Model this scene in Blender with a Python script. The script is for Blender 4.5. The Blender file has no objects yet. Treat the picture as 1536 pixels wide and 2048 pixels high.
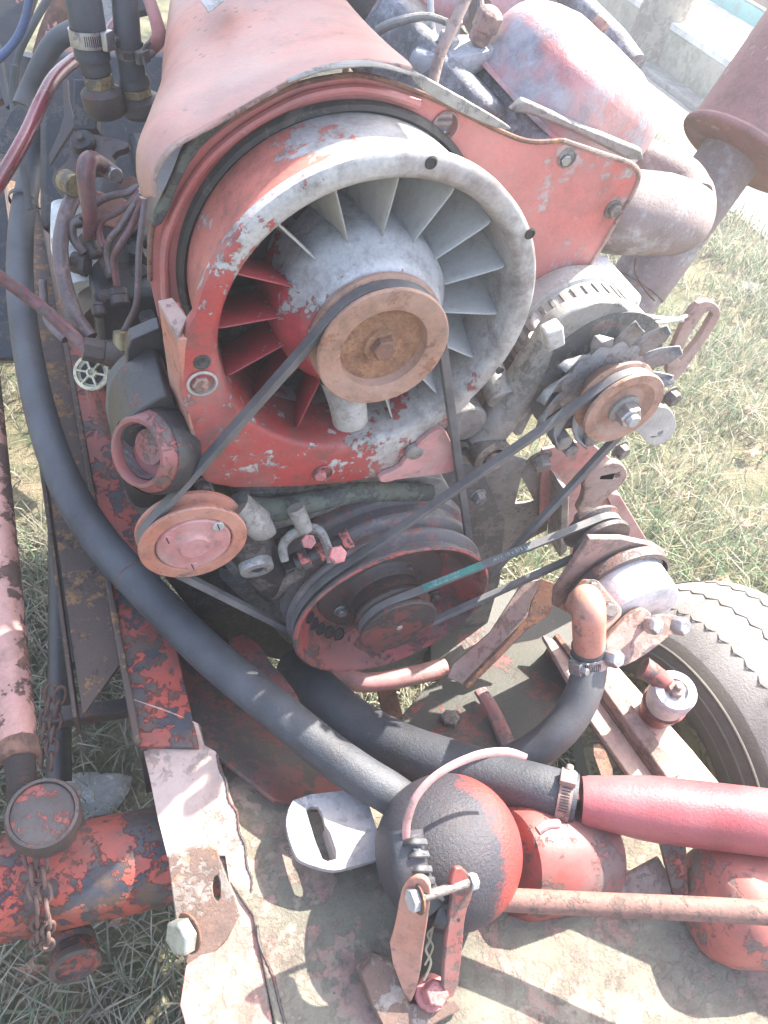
import bpy, bmesh, math, random
import numpy as np
from mathutils import Vector, Matrix
from mathutils.geometry import tessellate_polygon
random.seed(7); RNG = np.random.default_rng(7)
SC = bpy.context.scene
COL = SC.collection
# ---------------------------------------------------------------- camera, world, sun
CAM = Vector((-0.2977, -0.5656, 0.4645)); FPX = 1550.0
AX = [Vector((0.92265, -0.34785, 0.16649)), Vector((-0.16034, -0.73866, -0.65473)), Vector((0.35072, 0.57739, -0.73730))]  # right, down, forward
cd = bpy.data.cameras.new('camera'); co = bpy.data.objects.new('camera', cd); COL.objects.link(co)
cd.sensor_fit = 'VERTICAL'; cd.sensor_height = 24.0; cd.lens = FPX / 2048 * 24.0; cd.clip_start = 0.02; cd.clip_end = 400
r, d, f = AX
co.matrix_world = Matrix(((r.x, -d.x, -f.x, CAM.x), (r.y, -d.y, -f.y, CAM.y), (r.z, -d.z, -f.z, CAM.z), (0, 0, 0, 1)))
SC.camera = co
SUN = Vector((0.60, 0.27, 0.74)).normalized()
w = bpy.data.worlds.new('World'); SC.world = w; w.use_nodes = True
nt = w.node_tree; nt.nodes.clear()
sk = nt.nodes.new('ShaderNodeTexSky'); sk.sky_type = 'NISHITA'; sk.sun_disc = False
sk.sun_elevation = math.asin(SUN.z); sk.sun_rotation = math.atan2(SUN.x, SUN.y); sk.dust_density = 2.5; sk.air_density = 1.0
bg = nt.nodes.new('ShaderNodeBackground'); bg.inputs[1].default_value = 0.15
wo = nt.nodes.new('ShaderNodeOutputWorld'); nt.links.new(sk.outputs[0], bg.inputs[0]); nt.links.new(bg.outputs[0], wo.inputs[0])
sl = bpy.data.lights.new('sun', 'SUN'); sl.energy = 5.0; sl.angle = math.radians(0.53); sl.color = (1, 0.95, 0.87)
so = bpy.data.objects.new('sun', sl); COL.objects.link(so); so.location = (4, 1, 4)
so.rotation_euler = SUN.to_track_quat('Z', 'Y').to_euler()
vs = SC.view_settings; vs.view_transform = 'Standard'; vs.look = 'None'; vs.exposure = 2.38; vs.gamma = 1.0; vs.use_curve_mapping = False
SC.cycles.max_bounces = 8; SC.cycles.diffuse_bounces = 4; SC.cycles.glossy_bounces = 3; SC.cycles.use_denoising = True
SC.cycles.sample_clamp_indirect = 8

# ---------------------------------------------------------------- coordinate helpers: a point of the photo at a real distance
def ray(px, py): return AX[0] * ((px - 768) / FPX) + AX[1] * ((py - 1024) / FPX) + AX[2]
def U(px, py, **k):
    q = ray(px, py)
    if 'd' in k: return CAM + q * k['d']
    a, v = next(iter(k.items())); i = 'xyz'.index(a)
    return CAM + q * ((v - CAM[i]) / q[i])
def Q(t):  # (px,py,depth) or (px,py,'z',val) or Vector
    if isinstance(t, Vector): return t.copy()
    if len(t) == 3: return U(t[0], t[1], d=t[2])
    return U(t[0], t[1], **{t[2]: t[3]})
def dep(p): return (p - CAM).dot(AX[2])
def R(rpx, p): return rpx * dep(p) / FPX
Yv = Vector((0, 1, 0)); Zv = Vector((0, 0, 1)); Xv = Vector((1, 0, 0))

# ---------------------------------------------------------------- mesh builder
def frame(axis):
    a = axis.normalized(); h = Zv if abs(a.z) < .9 else Xv
    u = a.cross(h).normalized(); return u, a.cross(u).normalized(), a
class MB:
    def __init__(s): s.v = []; s.f = []
    def add(s, V, F):
        n = len(s.v); s.v += [tuple(p) for p in V]; s.f += [tuple(n + i for i in q) for q in F]; return s
    def lathe(s, prof, o, axis=Yv, n=64, cap=(0, 0)):
        u, v, a = frame(axis); V = []; F = []
        for (rr, t) in prof:
            for i in range(n):
                an = 2 * math.pi * i / n; V.append(o + a * t + (u * math.cos(an) + v * math.sin(an)) * max(rr, 1e-5))
        m = len(prof)
        for j in range(m - 1):
            for i in range(n):
                k = (i + 1) % n; F.append((j * n + i, j * n + k, (j + 1) * n + k, (j + 1) * n + i))
        if cap[0]: F.append(tuple(range(n))[::-1])
        if cap[1]: F.append(tuple((m - 1) * n + i for i in range(n)))
        return s.add(V, F)
    def cyl(s, p0, p1, r0, r1=None, n=24):
        a = p1 - p0; r1 = r0 if r1 is None else r1
        return s.lathe([(r0, 0), (r1, a.length)], p0, a, n, (1, 1))
    def box(s, c, size, ux=Xv, uy=Yv, uz=None):
        ux = ux.normalized(); uz = (ux.cross(uy)).normalized() if uz is None else uz.normalized(); uy = uz.cross(ux)
        V = [c + ux * (sx * size[0] / 2) + uy * (sy * size[1] / 2) + uz * (sz * size[2] / 2) for sx in (-1, 1) for sy in (-1, 1) for sz in (-1, 1)]
        return s.add(V, [(0, 1, 3, 2), (4, 6, 7, 5), (0, 4, 5, 1), (2, 3, 7, 6), (0, 2, 6, 4), (1, 5, 7, 3)])
    def prism(s, outer, nrm, th, holes=()):
        """closed 3-D polygon (with holes) extruded along nrm by th"""
        loops = [list(outer)] + [list(h) for h in holes]
        u, v, a = frame(nrm)
        flat = [[Vector((p.dot(u), p.dot(v), 0)) for p in l] for l in loops]
        tr = tessellate_polygon(flat); allp = [p for l in loops for p in l]; n = len(allp)
        V = allp + [p + nrm.normalized() * th for p in allp]; F = []
        for t in tr: F.append(tuple(t)); F.append(tuple(n + i for i in t[::-1]))
        o = 0
        for l in loops:
            m = len(l)
            for i in range(m): F.append((o + i, o + (i + 1) % m, n + o + (i + 1) % m, n + o + i))
            o += m
        return s.add(V, F)
    def tube(s, pts, rad, n=14, sub=6, caps=True, flat=1.0, ridge=0):
        P = [Q(p) for p in pts]
        rd = rad if isinstance(rad, (list, tuple)) else [rad] * len(P)
        C, Rr = spline(P, rd, sub) if sub > 1 else (P, rd)
        if ridge:
            Rr = [q * (1 + ridge * (i % 2)) for i, q in enumerate(Rr)]
        t0 = (C[1] - C[0]).normalized(); u = frame(t0)[0]; V = []; F = []
        for i, p in enumerate(C):
            t = (C[min(i + 1, len(C) - 1)] - C[max(i - 1, 0)]).normalized()
            u = (u - t * u.dot(t)).normalized(); v = t.cross(u)
            for k in range(n):
                an = 2 * math.pi * k / n; V.append(p + u * (math.cos(an) * Rr[i]) + v * (math.sin(an) * Rr[i] * flat))
        m = len(C)
        for j in range(m - 1):
            for k in range(n):
                q = (k + 1) % n; F.append((j * n + k, j * n + q, (j + 1) * n + q, (j + 1) * n + k))
        if caps: F.append(tuple(range(n))[::-1]); F.append(tuple((m - 1) * n + k for k in range(n)))
        return s.add(V, F)
    def grid(s, G, thick=0):
        """rows of points -> sheet; thick extrudes both sides by normals later with solidify"""
        n = len(G[0]); V = [p for row in G for p in row]
        F = [(j * n + i, j * n + i + 1, (j + 1) * n + i + 1, (j + 1) * n + i) for j in range(len(G) - 1) for i in range(n - 1)]
        return s.add(V, F)
def spline(P, rd, sub):
    C = []; Rr = []
    n = len(P)
    for i in range(n - 1):
        p0 = P[max(i - 1, 0)]; p1 = P[i]; p2 = P[i + 1]; p3 = P[min(i + 2, n - 1)]
        for k in range(sub):
            t = k / sub; t2 = t * t; t3 = t2 * t
            C.append(0.5 * ((2 * p1) + (p2 - p0) * t + (2 * p0 - 5 * p1 + 4 * p2 - p3) * t2 + (3 * p1 - p0 - 3 * p2 + p3) * t3))
            Rr.append(rd[i] * (1 - t) + rd[i + 1] * t)
    C.append(P[-1]); Rr.append(rd[-1]); return C, Rr
def obj(name, mb, m, parent=None, bev=0.0012, sharp=35, solid=0, label=None, sub=0, seg=2):
    me = bpy.data.meshes.new(name); me.from_pydata(mb.v, [], mb.f); me.validate()
    bm = bmesh.new(); bm.from_mesh(me)
    bmesh.ops.remove_doubles(bm, verts=bm.verts, dist=1e-6)
    bmesh.ops.recalc_face_normals(bm, faces=bm.faces); bm.to_mesh(me); bm.free()
    me.shade_smooth(); me.set_sharp_from_angle(angle=math.radians(sharp))
    me.materials.append(m)
    o = bpy.data.objects.new(name, me); COL.objects.link(o)
    if solid:
        q = o.modifiers.new('solid', 'SOLIDIFY'); q.thickness = solid; q.offset = 0
    if sub:
        q = o.modifiers.new('sub', 'SUBSURF'); q.levels = sub; q.render_levels = sub
    if bev:
        q = o.modifiers.new('bevel', 'BEVEL'); q.width = bev; q.segments = seg; q.limit_method = 'ANGLE'; q.angle_limit = math.radians(40); q.harden_normals = False
    if parent is not None: o.parent = parent
    if label: o['label'] = label
    return o
ROOTS = []
def thing(name, label, cat, group=None):
    o = bpy.data.objects.new(name, None); COL.objects.link(o); o['label'] = label; o['category'] = cat
    o.empty_display_size = .02
    if group: o['group'] = group
    ROOTS.append(o); return o
def one(name, label, cat, mb, m, group=None, **k):
    o = obj(name, mb, m, None, **k); o['label'] = label; o['category'] = cat
    if group: o['group'] = group
    cen(o); return o
def cen(o):
    co_ = [v.co for v in o.data.vertices]
    L = Vector(((min(c.x for c in co_) + max(c.x for c in co_)) / 2, (min(c.y for c in co_) + max(c.y for c in co_)) / 2, min(c.z for c in co_)))
    o.data.transform(Matrix.Translation(-L)); o.location = L
def struct(name, mb, m, kind='structure', **k):
    o = obj(name, mb, m, None, **k); o['kind'] = kind; return o
def plane3(a, b, c):
    a, b, c = Q(a), Q(b), Q(c); n = (b - a).cross(c - a).normalized()
    if n.dot(a - CAM) < 0: n = -n
    return (a, n)
def onplane(px, py, pl):
    q = ray(px, py); return CAM + q * ((pl[0] - CAM).dot(pl[1]) / q.dot(pl[1]))
def PL(ax, v):
    n = {'x': Xv, 'y': Yv, 'z': -Zv}[ax]; return (n * v if ax != 'z' else Zv * v, n)
def smooth(pts, k=2):
    for _ in range(k):
        o = []
        for i in range(len(pts)):
            a = pts[i]; b = pts[(i + 1) % len(pts)]
            o += [(a[0] * .75 + b[0] * .25, a[1] * .75 + b[1] * .25), (a[0] * .25 + b[0] * .75, a[1] * .25 + b[1] * .75)]
        pts = o
    return pts
def circ(c, rad, nrm, n=20, sq=1.0):
    u, v, a = frame(nrm); return [c + u * math.cos(2 * math.pi * i / n) * rad + v * math.sin(2 * math.pi * i / n) * rad * sq for i in range(n)]
def plate(mb, pts, pl, th, sm=0, holes=()):
    """photo outline on a real plane, with real thickness going away from the viewer"""
    if sm: pts = smooth(pts, sm)
    hs = []
    for h in holes:
        if len(h) == 3 and not isinstance(h[0], tuple):
            c = onplane(h[0], h[1], pl); hs.append(circ(c, R(h[2], c), pl[1]))
        else: hs.append([onplane(*p, pl) for p in h])
    return mb.prism([onplane(*p, pl) for p in pts], pl[1], th, hs)
def hexbolt(mb, o, axis, r_, h, wash=0, dome=True):
    """hex head standing on o, pointing along axis"""
    a = axis.normalized()
    if wash: mb.lathe([(wash, 0), (wash, .0018)], o, a, 24, (1, 1)); o = o + a * .0018
    prof = [(r_, 0), (r_, h * .85), (r_ * .86, h)] if dome else [(r_, 0), (r_, h)]
    return mb.lathe(prof, o, a, 6, (1, 1))
def bolt(parent, o, axis, r_, h, m, wash=0, name='bolt'):
    return obj(name, hexbolt(MB(), o, axis, r_, h, wash), m, parent, bev=.0006)
def clamp(name, label, p, axis, rad, m, width=.011, worm=None, top=True, parent=None, group=None):
    """hose clamp: slotted band + worm housing"""
    t = thing(name, label, 'hose clamp', group) if top else None
    par = t if top else parent
    a = axis.normalized()
    b = MB().lathe([(rad, -width / 2), (rad + .0014, -width / 2), (rad + .0014, width / 2), (rad, width / 2), (rad, -width / 2)], p, a, 48)
    obj('band', b, m, par, bev=0)
    u, v, _ = frame(a); wv = (worm - a * worm.dot(a)).normalized() if worm else u
    tv = a.cross(wv)
    h = MB(); h.box(p + wv * (rad + .006), (width * 1.15, .02, .009), a, tv)
    obj('worm_housing', h, m, par)
    s_ = MB(); s_.cyl(p + wv * (rad + .006) - tv * .010, p + wv * (rad + .006) - tv * .019, .0052, n=12); obj('screw', s_, m, par, bev=.0005)
    g = MB()
    for k in range(-11, 12):
        an = k * .105
        if abs(an) < .25: continue
        q = wv * math.cos(an) + tv * math.sin(an)
        g.box(p + q * (rad + .0015), (width * .62, .0011, .0008), a, a.cross(q))
    obj('slots', g, MAT['black'], par, bev=0); 
    return t

# ---------------------------------------------------------------- materials
MAT = {}
def _n(nt, t, **k):
    n = nt.nodes.new(t)
    for a, b in k.items():
        if hasattr(n, a): setattr(n, a, b)
        else: n.inputs[a].default_value = b
    return n
def mat(name, c1, c2=None, th=.55, sc=22, c3=None, th3=.56, rough=.55, rough2=.7, metal=0, metal2=0, bump=.25, fine=.15, dust=None, dth=.5, grad=None, speck=.0, var=.18, gsc=None, edge=.014, coat=0, grime=.45, cvar=.14):
    m = bpy.data.materials.new(name); m.use_nodes = True; t = m.node_tree; L = t.links.new
    bs = t.nodes['Principled BSDF']; tc = _n(t, 'ShaderNodeTexCoord'); co_ = tc.outputs['Object']
    seed = (hash_(name) % 97) * .37
    mp = _n(t, 'ShaderNodeMapping'); mp.inputs['Location'].default_value = (seed, seed * .7, -seed * .4); L(co_, mp.inputs[0]); V = mp.outputs[0]
    def noise(s, det=8, ro=.62, dis=0.0):
        n = _n(t, 'ShaderNodeTexNoise'); n.inputs['Scale'].default_value = s; n.inputs['Detail'].default_value = det
        n.inputs['Roughness'].default_value = ro; n.inputs['Distortion'].default_value = dis; L(V, n.inputs['Vector']); return n.outputs['Fac']
    def step(v, a, wd):
        r_ = _n(t, 'ShaderNodeMapRange'); r_.inputs[1].default_value = a - wd; r_.inputs[2].default_value = a + wd; L(v, r_.inputs[0]); return r_.outputs[0]
    def math_(op, a, b):
        q = _n(t, 'ShaderNodeMath', operation=op); 
        for i, x in enumerate((a, b)):
            if isinstance(x, (int, float)): q.inputs[i].default_value = x
            else: L(x, q.inputs[i])
        return q.outputs[0]
    def mix(fac, a, b):
        q = _n(t, 'ShaderNodeMix', data_type='RGBA')
        if isinstance(fac, (int, float)): q.inputs[0].default_value = fac
        else: L(fac, q.inputs[0])
        for i, x in ((6, a), (7, b)):
            if isinstance(x, tuple): q.inputs[i].default_value = (*x, 1)
            else: L(x, q.inputs[i])
        return q.outputs[2]
    big = noise(sc * .35, 4, .55)
    col = mix(step(big, .5, .22), tuple(c * (1 - var) for c in c1), tuple(min(1, c * (1 + var)) for c in c1))
    fn = noise(230, 7, .72)
    mid = noise(sc * 4.6, 8, .68, .2)
    col = mix(math_('MULTIPLY', step(fn, .53, .12), .42), col, tuple(c * .55 for c in c1))
    col = mix(math_('MULTIPLY', step(mid, .60, .05), .5), col, tuple(c * .5 + .03 for c in c1))
    rg = rough; h = math_('MULTIPLY', fn, fine)
    mask = None
    if c2:
        nn = math_('ADD', math_('MULTIPLY', noise(sc, 10, .66, .25), .60), math_('MULTIPLY', mid, .40))
        if grad:  # (axis, from, to, amount): wear has its own direction on the thing
            sp = _n(t, 'ShaderNodeVectorMath', operation='DOT_PRODUCT'); L(co_, sp.inputs[0]); sp.inputs[1].default_value = {'X': (1, 0, 0), 'Y': (0, 1, 0), 'Z': (0, 0, 1)}.get(grad[0], grad[0]) if isinstance(grad[0], str) else grad[0]; gr = _n(t, 'ShaderNodeMapRange')
            gr.inputs[1].default_value = grad[1]; gr.inputs[2].default_value = grad[2]; gr.inputs[3].default_value = 0; gr.inputs[4].default_value = grad[3]
            L(sp.outputs['Value'], gr.inputs[0]); nn = math_('ADD', nn, gr.outputs[0])
        mask = step(nn, th, edge)
        c2n = mix(step(noise(sc * 2.3, 6, .6), .5, .15), tuple(c * (1 - cvar) for c in c2), tuple(min(1, c * (1 + cvar)) for c in c2))
        c2n = mix(math_('MULTIPLY', step(fn, .52, .1), .5), c2n, tuple(c * .6 for c in c2))
        if c3: c2n = mix(step(noise(sc * 1.7, 8, .7), th3, .05), c2n, c3)
        col = mix(mask, col, c2n)
        h = math_('SUBTRACT', h, math_('MULTIPLY', mask, bump))
        mr = _n(t, 'ShaderNodeMapRange'); mr.inputs[3].default_value = rough; mr.inputs[4].default_value = rough2; L(mask, mr.inputs[0]); L(mr.outputs[0], bs.inputs['Roughness'])
        if metal or metal2:
            mm = _n(t, 'ShaderNodeMapRange'); mm.inputs[3].default_value = metal; mm.inputs[4].default_value = metal2; L(mask, mm.inputs[0]); L(mm.outputs[0], bs.inputs['Metallic'])
    else:
        if c3: col = mix(step(noise(sc * 1.7, 9, .7), th3, .05), col, c3)
        rr = _n(t, 'ShaderNodeMapRange'); rr.inputs[3].default_value = rough - .12; rr.inputs[4].default_value = min(1, rough + .15); L(big, rr.inputs[0]); L(rr.outputs[0], bs.inputs['Roughness'])
        bs.inputs['Metallic'].default_value = metal
    if speck:
        vo = _n(t, 'ShaderNodeTexVoronoi'); vo.inputs['Scale'].default_value = sc * 6; L(V, vo.inputs['Vector'])
        col = mix(math_('MULTIPLY', step(vo.outputs['Distance'], .11, .02), -1.0) if 0 else math_('MULTIPLY', math_('SUBTRACT', 1.0, step(vo.outputs['Distance'], speck, .03)), step(noise(sc * .8, 3), .5, .05)), col, tuple(c * .3 for c in (c2 or c1)))
    if grime:
        gn = noise(sc * 1.25 + 3, 9, .7)
        col = mix(math_('MULTIPLY', step(gn, .56, .09), grime), col, (.075, .055, .045))
    if dust:
        dn = noise(sc * .6, 7, .6)
        col = mix(math_('MULTIPLY', step(dn, dth, .16), .75), col, dust)
    L(col, bs.inputs['Base Color'])
    bp = _n(t, 'ShaderNodeBump'); bp.inputs['Distance'].default_value = .0022; bp.inputs['Strength'].default_value = .8
    L(h, bp.inputs['Height']); L(bp.outputs[0], bs.inputs['Normal'])
    if coat: bs.inputs['Coat Weight'].default_value = coat
    MAT[name] = m; return m
def hash_(s):
    h = 7
    for c in s: h = (h * 31 + ord(c)) & 0xffff
    return h
ALU = (.42, .42, .42); RED = (.42, .075, .055); PINK = (.50, .20, .17); RUST = (.22, .09, .045); DARK = (.022, .023, .027)
mat('housing', (.38, .055, .05), (.40, .385, .36), th=.570, sc=20, grad=((.8, 0, .6), -.17, .13, .22), rough=.5, rough2=.6, metal2=.1, bump=.45, grime=.6, cvar=.08, dust=(.27, .20, .175), dth=.60)
mat('casing', (.50, .17, .13), (.44, .44, .43), th=.600, sc=14, grad=('X', -.13, .04, .26), rough=.45, rough2=.5, metal2=.2, bump=.4, grime=.5, cvar=.08)
mat('vane', (.36, .35, .32), (.30, .29, .26), th=.54, sc=14, c3=(.40, .36, .25), th3=.55, rough=.6, metal=.05, metal2=.05, bump=.1, dust=(.44, .43, .40), dth=.52, grime=.5)
mat('vane_red', (.36, .045, .05), (.42, .40, .38), th=.575, sc=22, rough=.5, metal2=.1, bump=.4)
mat('hub_alu', (.40, .40, .40), (.38, .05, .06), th=.62, sc=20, grad=((-.85, 0, -.5), .015, .09, .24), rough=.55, rough2=.45, metal=.1, bump=-.4, grime=.5)
mat('pulley_rust', (.34, .19, .13), (.25, .12, .07), th=.56, sc=26, rough=.7, rough2=.8, bump=.15, fine=.5, dust=(.40, .27, .21), dth=.55)
mat('rust_orange', (.38, .20, .11), (.29, .145, .08), th=.51, sc=60, rough=.95, rough2=.95, bump=.5, fine=1.4, edge=.05)
mat('crank_rim', (.12, .11, .115), (.24, .10, .085), th=.52, sc=22, c3=(.18, .17, .17), th3=.53, rough=.5, rough2=.55, fine=.7, bump=.2, dust=(.17, .155, .15), dth=.55)
mat('rust_brown', (.17, .105, .08), (.24, .20, .17), th=.53, sc=18, c3=(.24, .13, .06), rough=.75, rough2=.7, fine=.8, bump=.4, grime=.6)
mat('rod_rust', (.25, .13, .10), (.16, .10, .08), th=.54, sc=30, rough=.7, rough2=.8, fine=.6)
mat('red_chip', (.44, .11, .08), (.12, .13, .115), th=.515, sc=9, rough=.45, rough2=.6, bump=.7, dust=(.42, .20, .17), dth=.54)
mat('end_pink', (.42, .20, .16), (.16, .12, .09), th=.56, sc=12, rough=.65, rough2=.8, bump=.6, dust=(.40, .28, .24), dth=.5, grime=.5, edge=.03)
mat('rust', (.20, .10, .065), (.12, .06, .045), th=.52, sc=30, c3=(.30, .14, .06), rough=.8, rough2=.85, fine=.5)
mat('rust_pink', (.34, .20, .165), (.18, .11, .085), th=.53, sc=20, rough=.7, rough2=.85, dust=(.38, .31, .27), dth=.54, bump=.4, grime=.6, fine=.6)
mat('cowl', (.45, .17, .12), (.28, .12, .09), th=.66, sc=9, rough=.5, rough2=.6, speck=.13, dust=(.37, .26, .22), dth=.49, var=.15, fine=.3, grime=.4)
mat('red_plate', (.42, .105, .09), (.34, .31, .29), th=.60, sc=10, grad=('X', .20, .42, .12), rough=.45, rough2=.6, dust=(.44, .22, .20), dth=.52, grime=.45)
mat('dirty_cap', (.05, .04, .038), (.32, .06, .045), th=.525, sc=26, rough=.5, rough2=.5, fine=.6, bump=-.3, dust=(.12, .10, .09), dth=.55)
mat('red_peel', (.40, .065, .04), (.034, .036, .048), th=.500, sc=14, c3=(.10, .055, .035), th3=.51, rough=.5, rough2=.5, bump=.8, dust=(.10, .085, .08), dth=.58, grime=.6)
mat('red_dirty', (.30, .055, .045), (.06, .045, .04), th=.52, sc=18, c3=(.14, .07, .05), rough=.5, rough2=.6, dust=(.20, .13, .12), dth=.54, bump=.5, grime=.6)
mat('red_dark', (.15, .04, .035), (.04, .035, .03), th=.5, sc=14, rough=.5, rough2=.6, dust=(.10, .08, .07), dth=.56)
mat('orange_paint', (.46, .18, .12), (.14, .09, .07), th=.575, sc=20, rough=.55, rough2=.7, speck=.12, dust=(.44, .26, .20), dth=.53, grime=.55)
mat('pink_paint', (.48, .20, .19), (.25, .20, .19), th=.575, sc=26, rough=.5, rough2=.6, dust=(.46, .30, .27), dth=.52, grime=.5)
mat('pink_rust', (.52, .27, .22), (.10, .055, .04), th=.56, sc=13, c3=(.20, .10, .06), grad=('X', -.428, -.398, .13), rough=.5, rough2=.85, bump=.7)
mat('brown_rail', (.085, .055, .042), (.26, .14, .06), th=.53, sc=20, c3=(.05, .035, .03), th3=.52, rough=.7, rough2=.85, bump=-.15, fine=.5)
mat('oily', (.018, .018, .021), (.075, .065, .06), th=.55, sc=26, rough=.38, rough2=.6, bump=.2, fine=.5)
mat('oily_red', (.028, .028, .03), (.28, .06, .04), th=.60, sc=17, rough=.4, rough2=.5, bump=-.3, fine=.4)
mat('oily_brown', (.07, .055, .05), (.15, .06, .045), th=.56, sc=26, rough=.42, rough2=.6, fine=.6)
mat('block_grey', (.10, .10, .095), (.17, .165, .155), th=.52, sc=22, c3=(.2, .06, .05), th3=.62, rough=.6, rough2=.65, fine=.6)
mat('rubber', (.032, .034, .041), dust=(.085, .09, .10), dth=.50, sc=17, rough=.5, fine=.7, var=.15, grime=.2)
mat('rubber_worn', (.045, .047, .05), dust=(.10, .10, .10), dth=.5, sc=18, rough=.55, fine=.4)
mat('belt', (.075, .076, .08), dust=(.17, .165, .16), dth=.5, sc=30, rough=.6, fine=.4)
mat('tread', (.17, .16, .15), dust=(.30, .28, .26), dth=.46, sc=16, rough=.9, fine=1.2, grime=.6)
mat('sidewall', (.070, .062, .052), dust=(.15, .13, .105), dth=.47, sc=10, rough=.75, fine=.6)
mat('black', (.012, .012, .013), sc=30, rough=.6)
mat('soot', (.035, .033, .03), (.08, .075, .065), th=.55, sc=16, rough=.7, rough2=.8)
mat('alu_cast', (.40, .395, .38), (.26, .24, .22), th=.55, sc=22, c3=(.34, .30, .20), rough=.55, rough2=.7, metal=.2, fine=.7, dust=(.50, .49, .46), dth=.52)
mat('alu_dirty', (.24, .23, .21), (.13, .12, .11), th=.53, sc=24, rough=.55, rough2=.7, metal=.2, fine=.6, dust=(.33, .31, .28), dth=.55)
mat('fan_steel', (.30, .30, .30), (.20, .20, .20), th=.54, sc=28, rough=.5, rough2=.6, metal=.2, fine=.5)
mat('white_dust', (.60, .58, .57), (.42, .15, .14), th=.60, sc=11, c3=(.30, .29, .30), rough=.6, rough2=.5, fine=.4, bump=-.2)
mat('cover', (.46, .17, .16), (.34, .33, .36), th=.515, sc=9, c3=(.17, .155, .19), th3=.55, rough=.42, rough2=.5, fine=.6, edge=.05, dust=(.48, .46, .46), dth=.55, grime=.3)
mat('saddle', (.42, .42, .44), (.30, .30, .31), th=.55, sc=20, rough=.65, rough2=.7, fine=.8, bump=.2, dust=(.50, .50, .51), dth=.5)
mat('head', (.20, .20, .21), (.32, .32, .34), th=.50, sc=26, c3=(.13, .13, .13), rough=.7, rough2=.75, fine=1.0, edge=.04, bump=.3, cvar=.2)
mat('steel', (.40, .40, .41), (.22, .20, .18), th=.58, sc=40, rough=.32, rough2=.55, metal=.8, metal2=.4)
mat('zinc', (.52, .53, .46), (.40, .40, .36), th=.58, sc=30, rough=.35, metal=.6, metal2=.5)
mat('bolt_dirty', (.20, .17, .15), (.11, .09, .08), th=.52, sc=50, rough=.5, rough2=.65, metal=.3, fine=.5)
mat('pin_red', (.36, .10, .09), (.05, .045, .045), th=.515, sc=40, rough=.5, rough2=.6, bump=.5)
mat('bolt_pink', (.48, .17, .16), (.22, .13, .11), th=.56, sc=45, rough=.45, rough2=.6)
mat('brass', (.30, .24, .13), (.12, .10, .07), th=.52, sc=40, rough=.45, rough2=.6, metal=.5)
mat('pipe_steel', (.13, .09, .09), (.20, .12, .11), th=.54, sc=40, rough=.4, rough2=.5, metal=.25, dust=(.17, .15, .15), dth=.56)
mat('pipe_red', (.16, .055, .06), (.09, .07, .07), th=.56, sc=30, rough=.3, rough2=.5, dust=(.22, .17, .17), dth=.58)
mat('hose_red', (.12, .006, .018), sc=20, rough=.25, dust=(.22, .06, .08), dth=.6, coat=.3)
mat('wire_blue', (.07, .11, .22), sc=20, rough=.4)
mat('cap_white', (.62, .58, .42), (.35, .27, .14), th=.56, sc=50, rough=.5, rough2=.6)
mat('filter_white', (.68, .70, .70), (.35, .06, .06), th=.62, sc=18, rough=.5, bump=-.1)
mat('exhaust', (.24, .185, .17), (.34, .32, .31), th=.56, sc=14, c3=(.34, .18, .10), th3=.6, rough=.7, rough2=.75, fine=.6, edge=.05)
mat('muffler', (.30, .15, .14), (.38, .30, .29), th=.60, sc=16, rough=.65, rough2=.75, fine=.5, speck=.1)
mat('sheet', (.17, .16, .12), (.33, .18, .15), th=.505, sc=13, c3=(.25, .21, .16), th3=.50, rough=.85, rough2=.65, bump=-.8, fine=1.6, dust=(.25, .22, .165), dth=.55, grime=.85, var=.35, edge=.022, speck=.12)
mat('lit_paint', (.46, .29, .23), (.20, .13, .10), th=.57, sc=15, rough=.65, rough2=.85, bump=.7, speck=.1, dust=(.48, .38, .33), dth=.5, grime=.5, edge=.03)  # pale colour carries the sunlight on the rail tops
mat('bracket', (.36, .34, .33), (.24, .24, .25), th=.55, sc=16, rough=.7, rough2=.65, dust=(.40, .34, .31), dth=.53)
mat('horn_red', (.38, .055, .045), (.045, .042, .052), th=.60, sc=9, grad=((-1, 0, .35), -.255, -.175, .34), rough=.4, rough2=.5, bump=.15, edge=.05, fine=1.1, grime=.3)
mat('red_gloss', (.34, .055, .06), (.22, .04, .05), th=.64, sc=14, rough=.36, rough2=.5, dust=(.38, .14, .14), dth=.50, fine=.5, speck=.08, grime=.3)
mat('tape', (.022, .023, .026), dust=(.09, .09, .10), dth=.55, sc=30, rough=.4, fine=.6)
mat('moss', (.10, .115, .09), (.055, .06, .055), th=.5, sc=30, rough=.8, rough2=.8, fine=.5)
mat('plate_dark', (.055, .055, .043), (.26, .05, .045), th=.555, sc=9, rough=.6, rough2=.5, bump=-.4, dust=(.09, .085, .068), dth=.52, fine=.8, c3=(.08, .05, .04))  # dark paint made darker to stand for the shade below the engine
mat('yellow_grease', (.25, .22, .12), (.12, .10, .06), th=.5, sc=18, rough=.5, rough2=.6)
mat('chain_rust', (.13, .075, .06), (.30, .09, .06), th=.60, sc=60, rough=.8, rough2=.6)
mat('green_label', (.05, .24, .20), sc=40, rough=.5)
mat('label_text', (.35, .48, .46), sc=40, rough=.5)
mat('twine', (.50, .42, .28), sc=60, rough=.9)
mat('straw', (.42, .34, .20), sc=30, rough=.9)

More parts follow.
